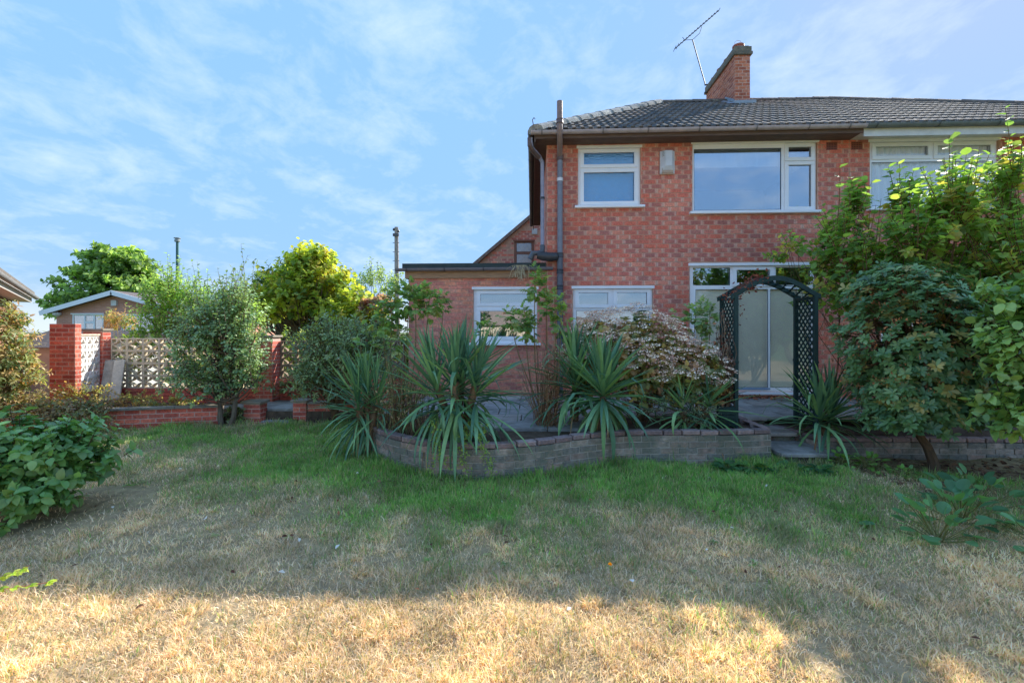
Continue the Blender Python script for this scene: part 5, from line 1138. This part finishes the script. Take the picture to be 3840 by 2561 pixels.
for i in range(150):
    b = np.array((-1.6,5.62,0.30))+rng.normal(0,.16,3)*[1,.5,0]; q = b+np.array([rng.normal(0,.16),rng.normal(0,.1),rng.uniform(.3,1.0)]); c = rc(palc((158,128,96),(140,106,80),(150,150,100),(120,130,84),(120,88,68)),.1)
    m.tube(curve(b,q,0,5,.05), [.004,.004,.0035,.003,.002], 3, tuple(c), False)
    for k in range(5): p = b+(q-b)*rng.uniform(.3,1); f.add(p+rng.normal(0,.02,3), rng.normal(0,1,3)+[0,0,.5], rng.normal(0,1,3), rng.uniform(.02,.05), .7, rc(palc((168,140,104),(128,138,84),(190,170,136),(112,128,80)),.1))
m.build('stems', M['stem'], ds2); f.build('dry_leaves', T_SM, M['dry'], ds2)
rose('rose_bush', 'pale-leaved rose standing just left of the garden arch', (2.5,6.9,0.33), [((2.45,6.9,1.95),(-.05,0,0)),((2.65,6.9,1.9),(.05,0,0)),((2.3,6.9,1.7),(-.1,0,0)),((2.15,6.9,1.8),(-.1,0,.1)),((2.55,6.9,1.8),(0,0,0))], palc((128,156,112),(112,142,98),(142,164,116),(120,140,84)), [((2.5,6.9,1.8),(.24,.2,.24),80),((2.2,6.9,1.75),(.22,.1,.2),14),((2.65,6.85,1.6),(.12,.12,.2),20)], blooms=5)
# climber on the arch
cv = thing('climbing_vine', 'withered red-brown climber tangled in the left side of the arch', 'climber', (2.66,6.28,0.36)); m = MB(); f = Fol()
for i in range(34):
    z1 = rng.uniform(.8,1.9); yv = rng.uniform(6.08,6.48); p = [np.array([2.62+rng.normal(0,.02), yv, .4])]
    while p[-1][2] < z1: p.append(p[-1]+np.array([rng.normal(0,.025), rng.normal(0,.035), rng.uniform(.08,.16)])); p[-1][1] = min(max(p[-1][1],6.02),6.5); p[-1][0] = min(max(p[-1][0],2.56),2.7)
    m.tube(p, .005, 3, tuple(rc(palc((128,110,92),(104,88,74),(150,132,108)),.1)), False)
    for k in range(16): q = p[rng.integers(len(p))]; f.add(q+rng.normal(0,.03,3), rng.normal(0,1,3), rng.normal(0,1,3), rng.uniform(.025,.05), 1.1, rc(palc((120,66,56),(104,60,50),(138,84,64),(92,70,56)),.12))
for i in range(300):
    t_ = rng.random()**.8*.42; x = xa+(xb-xa)*t_; f.add(np.array([x, rng.uniform(6.02,6.5), arcz(t_)+rng.normal(0.0,.05)-(rng.random()<.25)*rng.uniform(0,.45)*(t_>.08)*(t_<.2)]), rng.normal(0,1,3), rng.normal(0,1,3), rng.uniform(.025,.05), 1.1, rc(palc((120,66,56),(104,60,50),(138,84,64)),.12))
for i in range(14): a = rng.uniform(0,.3); b = a+rng.uniform(.1,.3); m.tube(curve((xa+(xb-xa)*a, rng.uniform(6.04,6.5), arcz(a)+.04),(xa+(xb-xa)*b, rng.uniform(6.04,6.5), arcz(b)+.03),0,6,.08), .004, 3, S(120,104,86), False)
m.build('vine_stems', M['stem'], cv); f.build('dry_leaves', T_OV, M['dry'], cv)
# trailing creeper over the planter wall
tr = thing('trailing_creeper', 'light green creeper hanging down the wall below the largest yucca', 'creeper', (-0.85,4.95,0.4)); m = MB(); f = Fol()
for x0 in (-1.08,-1.02,-.72,-.66,-.6,-.56):
    p = [np.array([x0,4.9,.62])]
    while p[-1][2] > rng.uniform(.02,.2): p.append(p[-1]+np.array([rng.normal(0,.02),-.01+rng.normal(0,.008),-rng.uniform(.03,.06)]))
    m.tube(p, .003, 3, S(120,128,70), False)
    for q in p:
        for k in range(7): f.add(q+rng.normal(0,.025,3), rng.normal(0,1,3)+[0,-.3,-.3], np.array([0,-1,.5])+rng.normal(0,.4,3), rng.uniform(.015,.03), 1.3, rc(palc((130,158,70),(112,144,62),(146,168,84)),.12))
m.build('vine_stems', M['stem'], tr); f.build('leaves', T_SM, M['leaf'], tr)

# ---- left side plants
AP = palc((124,150,104),(112,138,98),(138,162,108),(104,130,92),(150,174,118),(132,156,96))
bush('small_tree', 'small twin-trunked leafy tree in front of the tan block screen', 'tree', (-5.15,7.45,0.0), [((-5.35,7.6,1.55),(0.6,0.5,0.6),2),((-5.05,7.6,1.25),(0.5,0.5,0.75),1.6),((-5.75,7.6,1.3),(0.45,0.45,0.5),1.2),((-5.85,7.6,.75),(0.4,0.4,0.34),.9),((-4.95,7.6,0.75),(0.42,0.4,0.42),1),((-5.45,7.55,0.6),(0.5,0.4,0.32),1),((-5.2,7.6,2.0),(.35,.35,.35),.5)], 900, AP, T_OV, (.035,.08), (8,12), 'leaf_gloss', S(112,100,84), spread=(.55,.85), nfill=200, trunk=.05, ntrunk=2, lump=.32, upshoot=.5, branch_every=8, hang=.2,
     trunk_pts=[[np.array(p) for p in ((-5.22,7.45,-.03),(-5.26,7.46,.15),(-5.28,7.5,.35),(-5.32,7.55,.7),(-5.3,7.6,1.2))],[np.array(p) for p in ((-5.08,7.45,-.03),(-5.02,7.46,.15),(-5.02,7.5,.4),(-5.08,7.55,.7),(-5.1,7.6,1.2))]])
bush('climbing_shrub', 'light green climbing shrub rising behind the tan block screen', 'bush', (-7.8,10.2,0.0), [((-8.35,10.2,2.1),(0.7,.6,.8),2),((-7.5,10.1,1.9),(.7,.5,.8),1.5),((-8.6,10.2,1.5),(.7,.5,.55),1),((-6.7,10.1,1.7),(.6,.5,.6),1)], 560, palc((138,166,92),(120,150,84),(152,178,104),(108,138,78)), T_OV, (.06,.09), (7,10), 'leaf_thin', S(110,104,80), spread=(.4,.75), nfill=160, trunk=.02, ntrunk=4, upshoot=.5)
for (x, yv, zt, lab) in ((-7.85,10.6,3.35,'thin leafy shoot sticking up left of two against the sky'), (-6.95,10.6,3.75,'tall thin leafy shoot sticking up right of two against the sky')):
    t = thing('leafy_shoot', lab, 'shoot', (x,yv,0), 'leafy shoots'); m = MB(); f = Fol()
    for k in range(4):
        p = curve((x+rng.normal(0,.2),yv,1.4),(x+rng.normal(0,.28),yv,zt-rng.uniform(0,.7)),0,7,.05); m.tube(p,[.008-.0009*i for i in range(7)],4,S(104,92,72),False)
        for q in np.linspace(.3,1,16): i = int(q*5.99); b = np.array(p[i])+(np.array(p[min(i+1,6)])-np.array(p[i]))*(q*5.99-i); f.add(b, rng.normal(0,1,3)+[0,0,.5], rng.normal(0,1,3), rng.uniform(.06,.1), 1.1, rc(palc((92,112,66),(108,126,74)),.12))
    m.build('stem', M['stem'], t); f.build('leaves', T_OV, M['leaf'], t)
GD = palc((172,180,76),(140,156,70),(150,162,66),(132,150,62),(164,172,78),(112,134,60),(146,144,68),(96,118,58),(160,150,76))
bush('golden_tree', 'golden yellow-green sunlit tree behind the brick pillar', 'tree', (-6.4,12.6,0.0), [((-6.3,12.6,2.6),(1.25,1.0,1.2),3),((-6.9,12.5,2.2),(.9,.8,1.0),1.2),((-5.2,12.4,2.0),(1.0,.8,.95),1.8),((-4.5,12.0,1.6),(.8,.6,.7),1),((-6.2,12.6,3.4),(.7,.6,.6),1)], 1100, GD, T_OVB, (.10,.16), (6,9), 'leaf_thin', S(110,92,66), spread=(.5,.85), nfill=260, trunk=.07, lump=.25, upn=.9, upshoot=.25)
bush('small_birch', 'wispy grey-green tree tops beside the telegraph pole', 'tree', (-5.9,17,0), [((-5.9,17,3.0),(1.0,.8,1.0),1)], 160, palc((140,158,104),(122,142,96)), T_OV, (.09,.13), (6,9), 'leaf_thin', S(120,110,96), trunk=.05, upshoot=.3)
bush('smoke_bush', 'purple-pink smoke bush peeping over the shrubs near the extension', 'bush', (-4.15,12,0), [((-4.1,12,2.25),(.45,.4,.3),1)], 110, palc((150,116,116),(162,130,124),(120,110,84)), T_RND, (.06,.1), (6,8), 'leaf_thin', S(110,90,80), trunk=.03)
DS = palc((124,144,104),(112,134,98),(136,154,112),(98,120,88),(144,160,114))
bush('evergreen_shrub', 'dense dull green shrub beside the stubby right brick pier', 'bush', (-3.35,7.5,0.0), [((-3.3,7.6,1.2),(.78,.6,.68),3),((-2.75,7.4,1.15),(.5,.45,.65),1.4),((-3.5,7.4,.7),(.55,.45,.5),1.4)], 820, DS, T_LAN, (.035,.10), (7,10), 'leaf', S(112,90,66), spread=(.5,.85), nfill=260, trunk=.025, ntrunk=5, lump=.14, wj=(1.0,1.5), upshoot=.1)
bush('wall_shrub', 'thin olive shrub with white specks below the shadowed block screen', 'bush', (-4.2,8.75,0.2), [((-4.2,8.75,.65),(.45,.2,.35),1),((-4.75,8.7,.45),(.35,.2,.2),.6)], 160, palc((88,108,70),(104,122,80),(150,90,76)), T_SM, (.04,.06), (6,9), 'leaf', S(104,84,66), trunk=.01, ntrunk=3)
BR = palc((150,142,92),(132,138,84),(168,146,98),(112,124,76),(100,116,72),(120,130,80),(164,132,92))
bush('pieris_shrub', 'bronze and green narrow-leaved shrub at the far left', 'bush', (-7.75,6.3,0.0), [((-8.0,6.35,1.55),(.62,.5,.55),2),((-7.72,6.3,1.0),(.56,.45,.4),2),((-8.0,6.25,.75),(.6,.45,.4),1)], 760, BR, T_LAN, (.035,.10), (7,10), 'leaf', S(120,104,84), spread=(.55,.85), nfill=240, trunk=.035, ntrunk=2, lump=.15, wj=(1,1.4), branch_every=8)
bush('low_scrub', 'dry twiggy low scrub in front of the low red wall', 'bush', (-6.7,6.6,0.0), [((-6.95,6.6,.3),(.6,.4,.3),2),((-7.6,6.5,.4),(.6,.4,.36),1)], 360, palc((140,132,92),(120,124,84),(150,128,96),(104,116,76),(134,110,86)), T_OV, (.035,.06), (6,9), 'leaf', S(132,110,86), spread=(.2,.6), nfill=60, trunk=.012, ntrunk=8, zmin=.03)
bush('terrace_scrub', 'sunlit yellowing scrub at the foot of the left pillars', 'bush', (-7.8,7.7,0.2), [((-7.85,7.6,.42),(.6,.25,.3),1),((-7.2,7.9,.32),(.5,.3,.2),1),((-6.4,7.75,.3),(.6,.2,.14),.7)], 200, palc((160,150,96),(142,144,88),(170,144,100),(120,134,80)), T_OV, (.035,.06), (6,8), 'leaf_thin', S(140,116,88), spread=(.2,.6), trunk=.008, ntrunk=6)
CM = palc((106,144,78),(112,150,80),(96,136,72),(118,154,86),(94,132,74),(120,156,84),(84,120,70),(130,162,96),(112,146,74))
cmb = bush('camellia_bush', 'rounded glossy broad-leaved bush on the lawn at the left edge', 'bush', (-4.45,3.75,0.0), [((-4.5,3.85,.42),(.55,.48,.42),2),((-4.12,3.9,.38),(.34,.36,.36),1),((-4.7,3.55,.36),(.42,.34,.36),1.2),((-4.3,3.62,.2),(.42,.32,.24),1)], 520, CM, T_OV, (.05,.105), (5,8), 'leaf_gloss', S(96,80,60), spread=(.5,.85), nobj=290, nfill=260, trunk=.014, ntrunk=9, lump=.2, wj=(1.0,1.4), zmin=.03, hang=.2, upshoot=.1)
# backdrop greenery behind the screens and beyond
bush('hedge', 'mixed green hedge behind the block screens', 'hedge', (-7,10.2,0), [((-8.5,10.4,.95),(1.5,.5,.75),2),((-5.9,10.3,.9),(1.6,.5,.75),2),((-3.6,10.4,.95),(1.4,.5,.8),2)], 900, palc((132,152,72),(110,134,66),(158,168,82),(96,118,62)), T_OV, (.06,.09), (6,9), 'leaf_thin', S(104,92,70), spread=(.5,.9), nfill=300, trunk=.02, ntrunk=6, lump=.2)
bush('maple_tree', 'big spreading tree behind the bungalow', 'tree', (-30,31,-1), [((-29.5,31,4.3),(3.2,2.6,2.6),3),((-32,31,3.2),(2.0,1.8,1.2),1.2),((-27.2,31,3.4),(2.2,1.8,1.8),1.4),((-29,31,6.2),(2,1.8,1.4),1.2)], 1300, palc((128,152,88),(108,134,78),(146,168,98),(92,116,70)), T_OVB, (.24,.38), (6,9), 'leaf_thin', S(96,84,70), spread=(.6,.9), nfill=200, trunk=.3, lump=.28, stemr=.02, branch_every=12)
bush('dark_conifer', 'dark flat-topped conifer just behind the bungalow roof', 'tree', (-22,26,0), [((-22,26,3.0),(2.2,1.0,.9),1),((-24,26,2.2),(1.5,1,.6),.5)], 500, palc((72,92,62),(60,80,56),(84,102,66)), T_LAN, (.16,.26), (8,11), 'leaf', S(80,70,60), spread=(.5,.9), nfill=200, trunk=.15, stemr=.012)
bush('distant_tree', 'dull green tree top filling the gap left of the golden tree', 'tree', (-10.5,20,0), [((-10.6,20,3.2),(1.7,1.2,1.4),1),((-12.8,20.5,2.6),(1.6,1.2,1.2),1)], 600, palc((104,124,76),(88,108,68),(120,140,84)), T_OV, (.14,.22), (7,10), 'leaf', S(90,80,64), nfill=160, trunk=.1, stemr=.01)
bush('pampas_plume', 'orange-tipped feathery plumes above the capped pillar', 'plant', (-10,10.6,0), [((-10.0,10.6,1.72),(.38,.3,.25),1)], 90, palc((176,140,100),(160,158,112),(180,142,104),(140,156,104)), T_LAN, (.06,.11), (6,9), 'leaf_thin', S(160,140,100), trunk=.008, ntrunk=4, upshoot=.3)
# unseen, reflected in the panes; pale fence and bungalow added to bounce sunlight
bush('garden_tree', 'broad tree at the bottom of the garden behind the viewer', 'tree', (12.5,-4.5,0), [((12.5,-4.5,3.8),(2.2,2.2,2.0),2),((11.0,-5,2.6),(1.3,1.4,1.2),1)], 700, HZ, T_OVB, (.16,.26), (7,9), 'leaf_thin', S(100,86,68), trunk=.18, nfill=200, stemr=.012, branch_every=12)
fe = thing('bounce_fence', 'unseen pale timber panel fence behind the viewer, added to bounce sunlight', 'fence', (0,-8.1,0))
for i in range(14):
    x = -13+i*1.86; MB().box(x, x+0.1, -8.15, -8.05, 0, 1.85, S(206,196,178)).build('post', M['timber'], fe)
    for k in range(11): MB().box(x+0.1, x+1.86, -8.11+0.01*(k%2), -8.08+0.01*(k%2), 0.05+k*0.16, 0.21+k*0.16, S(214,200,174)).build('board', M['timber'], fe)
bh = thing('bungalow', 'unseen cream bungalow beyond the fence, rendered pale to bounce sunlight', 'bungalow', (-3,-16,0))
m = MB(); prism(m, [(-11,-14,0),(5,-14,0),(5,-14,2.1),(-11,-14,2.1)], [(-11,-22,0),(5,-22,0),(5,-22,2.1),(-11,-22,2.1)], S(232,226,212)); m.build('wall', M['plastic'], bh)
m = MB(); m.add([(-11.5,-13.5,2.0),(5.5,-13.5,2.0),(-0.5,-18,3.7),(-5.5,-18,3.7),(5.5,-22.5,2.0),(-11.5,-22.5,2.0)], [(0,1,2,3),(3,2,4,5),(0,3,5),(1,4,2)], S(146,128,112)); m.build('roof', M['tile'], bh)
for x in (-9,-4.5,0.5): window(bh, x, x+2, 0.8, 1.8, -13.93, [(x+.08,x+.96,.88,1.72),(x+1.04,x+1.92,.88,1.72)], sill=False, head=False)

# ---- low plants
def rosette(name, label, base, n, L, cols, el=(65,5), T=T_OV, w=(1.1,1.5), mat='leaf_gloss', group=None, cat='plant', stem=0.0):
    t = thing(name, label, cat, base, group); f = Fol(); m = MB()
    for i in range(n):
        a = i*2.4+rng.normal(0,.3); e = R(el[0]+(el[1]-el[0])*(i+.5)/n+rng.normal(0,8)); d = np.array([math.cos(a)*math.cos(e),math.sin(a)*math.cos(e),math.sin(e)]); ln = rng.uniform(*L); p0 = np.array(base)+rng.normal(0,.02,3)*[1,1,0]; p = p0+d*stem*rng.uniform(.6,1.1)
        if stem: m.tube(curve(p0,p,0,4,.03),.004,3,S(120,120,70),False)
        f.add(p, d+np.array([0,0,-.25*(stem>0)]), np.array([0,0,1])+rng.normal(0,.2,3)-d*.3, ln, rng.uniform(*w), rc(cols,.12))
    if stem: m.build('stems', M['stem'], t)
    f.build('leaves', T, M[mat], t, nobj=n)
    return t
BG = palc((66,108,62),(78,122,66),(58,96,58),(90,132,72))
for i, (x, yv, lab) in enumerate(((2.28,5.42,'leftmost of the drooping broad-leaved plants at the wall foot'),(2.52,5.42,'second drooping broad-leaved plant at the wall foot'),(2.78,5.40,'middle drooping broad-leaved plant at the wall foot'),(3.05,5.38,'drooping broad-leaved plant in front of the bottom step'),(3.3,5.36,'rightmost of the drooping broad-leaved plants at the wall foot'))):
    rosette('broad_leaved_plant', lab, (x,yv,0.0), 24, (.11,.17), BG, (38,-12), group='broad-leaved plants along the wall foot', stem=.05)
for i, (x, yv, s_, lab) in enumerate(((3.95,5.5,1.0,'bright green seedling left of the rhododendron trunk'),(4.08,5.2,.7,'small green seedling on the bare soil edge'),(3.72,5.62,.9,'leafy weed at the corner of the retaining wall'))):
    rosette('seedling', lab, (x,yv,0.0), 34, (.05*s_,.09*s_), palc((108,150,66),(92,134,60),(120,160,76)), (75,0), group='seedlings by the soil bed', stem=.16*s_)
JK = palc((84,124,84),(74,112,78),(94,136,88),(104,146,84))
for x, yv, n, s_, lab in ((3.1,3.62,26,1,'big round-leaved weed spreading onto the lawn at lower right'),(3.55,3.95,26,1.1,'round-leaved weed just behind the big one at lower right'),(3.75,3.45,22,1,'round-leaved weed cut by the right edge'),(3.95,4.25,24,1,'round-leaved weed under the bright glossy bush')):
    rosette('round_leaved_weed', lab, (x,yv,0.0), n+10, (.07*s_,.135*s_), JK, (70,0), T_RND, (.9,1.15), 'leaf', 'round-leaved weeds at lower right', stem=.30)
# sunlit creeper sprig
sp_ = thing('creeper_sprig', 'sunlit yellow-green creeper sprig poking in at the lower left', 'creeper', (-2.75,2.2,0.1)); m = MB(); f = Fol()
for (p, q, n) in (((-2.95,2.3,.22),(-2.56,2.3,.27),4),((-2.95,2.32,.26),(-2.68,2.32,.35),3)):
    pts = curve(p,q,0,6,.05); m.tube(pts,.002,4,S(176,112,84),False)
    for i in range(n):
        b = np.array(pts[min(5,2+i)]); a0 = rng.uniform(-.5,.5); cc = rc(palc((150,170,76),(138,160,70),(160,176,86)),.06)
        for k in range(5): a = a0+(k-2)*.75; f.add(b, np.array([math.cos(a)*.6+.4, math.sin(a)*.5-.1, .15+rng.normal(0,.2)]), np.array([0,-.35,1])+rng.normal(0,.25,3), rng.uniform(.028,.045), 1.2, cc*(1+rng.normal(0,.12)))
m.build('stems', M['stem'], sp_); f.build('leaves', T_OV, M['leaf_thin'], sp_, nobj=60)
dn = thing('dandelion', 'single yellow dandelion standing in the straw lawn', 'flower', (0.5,2.85,0.0)); zb = float(ground_z(0.5,2.85))
MB().tube(curve((0.52,2.85,zb),(0.485,2.85,zb+.13),0,6,.06),.0028,5,S(150,166,90),False).build('stem', M['stem'], dn)
g = Fol()
for k in range(40): a = k*2.4; e = .25+.03*k; d = np.array([math.cos(a)*math.sin(e),math.sin(a)*math.sin(e),math.cos(e)]); g.add(np.array([.485,2.85,zb+.13]), d, np.array([0,0,1])-d*.3, .016, .9, rc(palc((236,186,40),(226,170,30)),.06))
g.build('petals', T_SM, M['dry'], dn, kind=None)

# ---- litter
def litter(name, label, n, pos, cols, L, T=T_OV, twigs=0):
    f = Fol(); e = None
    t = thing(name, label, 'litter', (float(pos()[0]), float(pos()[1]), 0)); t['kind'] = 'stuff'
    for i in range(n): p = pos(); f.add(p+[0,0,rng.uniform(.003,.02)], rng.normal(0,1,3)*[1,1,.25], np.array([0,0,1])+rng.normal(0,.35,3), rng.uniform(*L), rng.uniform(.8,1.3), rc(cols,.15))
    f.build('fallen_leaves', T, M['dry'], t)
    if twigs:
        m = MB()
        for i in range(twigs): p = pos(); a = rng.uniform(0,6.28); l = rng.uniform(.08,.3); m.tube(curve(p+[0,0,.01],p+np.array([math.cos(a)*l,math.sin(a)*l,rng.uniform(.0,.05)]),0,4,.08),.0028,3,tuple(rc(palc((132,104,84),(110,84,68),(156,130,104)),.1)),False)
        m.build('twigs', M['stem'], t)
gz = lambda x, y_: np.array([x, y_, float(ground_z(x, y_))])
litter('leaf_litter', 'dead leaves and twigs on bare soil under the rhododendron', 900, lambda: gz(rng.uniform(3.8,6.6), rng.uniform(4.55,5.95)), palc((116,88,70),(96,74,60),(140,108,84),(80,62,52)), (.03,.07), twigs=260)
litter('leaf_litter', 'drift of brown leaves below the patio door', 260, lambda: np.array([rng.uniform(3.3,4.6), 8.6-abs(rng.normal(0,.16)), TZ+.03+abs(rng.normal(0,.02))]), palc((150,92,66),(126,78,58),(168,112,80)), (.04,.07))
litter('leaf_litter', 'scattered dry twigs and leaves at the foot of the curved wall', 70, lambda: gz(rng.normal(-.8,.5), 4.72+rng.normal(0,.1)), palc((168,140,108),(140,108,82),(190,170,140)), (.03,.06), twigs=60)
litter('leaf_litter', 'sparse brown leaves scattered over the lawn', 90, lambda: gz(rng.uniform(-4,3.5), rng.uniform(2.4,5))+[0,0,.03], palc((120,78,58),(96,66,52),(150,106,76),(210,206,196)), (.025,.05))

tf = thing('dry_grass_tuft', 'tuft of dry grass hanging from the extension gutter', 'grass tuft', (-0.22,8.6,2.8)); m = MB()
for i in range(60):
    p = np.array((-0.22+rng.normal(0,.07),8.6,2.83)); q = p+np.array([rng.normal(0,.07),rng.normal(-.03,.02),-rng.uniform(.05,.3)]); m.tube(curve(p+[0,.03,.02],q,0,5,.1), .003, 3, tuple(rc(palc((196,178,140),(170,150,112),(210,196,160)),.1)), False)
m.build('stalks', M['stem'], tf)

wd_ = thing('lawn_weeds', 'small flat weeds dotted through the lawn', 'weeds', (0,4,0)); wd_['kind'] = 'stuff'; f = Fol()
for i in range(80):
    y_ = rng.uniform(3.0,6.5); x_ = rng.uniform(-1,1)*(1.1*y_+.5)
    if y_ > lawn_edge(x_)-.1 or x_ < -6: continue
    c = gz(x_, y_); cc = rc(palc((98,132,70),(112,142,76),(126,146,90),(150,150,100)),.12)
    for k in range(int(rng.integers(5,10))): a = k*2.4+rng.normal(0,.3); f.add(c+[0,0,.012], np.array([math.cos(a),math.sin(a),rng.uniform(.1,.6)]), np.array([0,0,1])+rng.normal(0,.25,3), rng.uniform(.02,.05), rng.uniform(.6,1.0), cc*(1+rng.normal(0,.1)))
f.build('weed_leaves', T_OV, M['leaf'], wd_)

# ivy in the gap beside the left pier
bush('ivy_patch', 'ragged ivy filling the gap between the tree trunks and the left pier', 'ivy', (-5.1,7.6,0.0), [((-5.1,7.6,.15),(.2,.1,.2),1)], 40, palc((104,124,82),(130,142,104),(92,112,74)), T_OV, (.03,.06), (5,8), 'leaf', S(104,90,70), trunk=.006, ntrunk=3, zmin=.02)
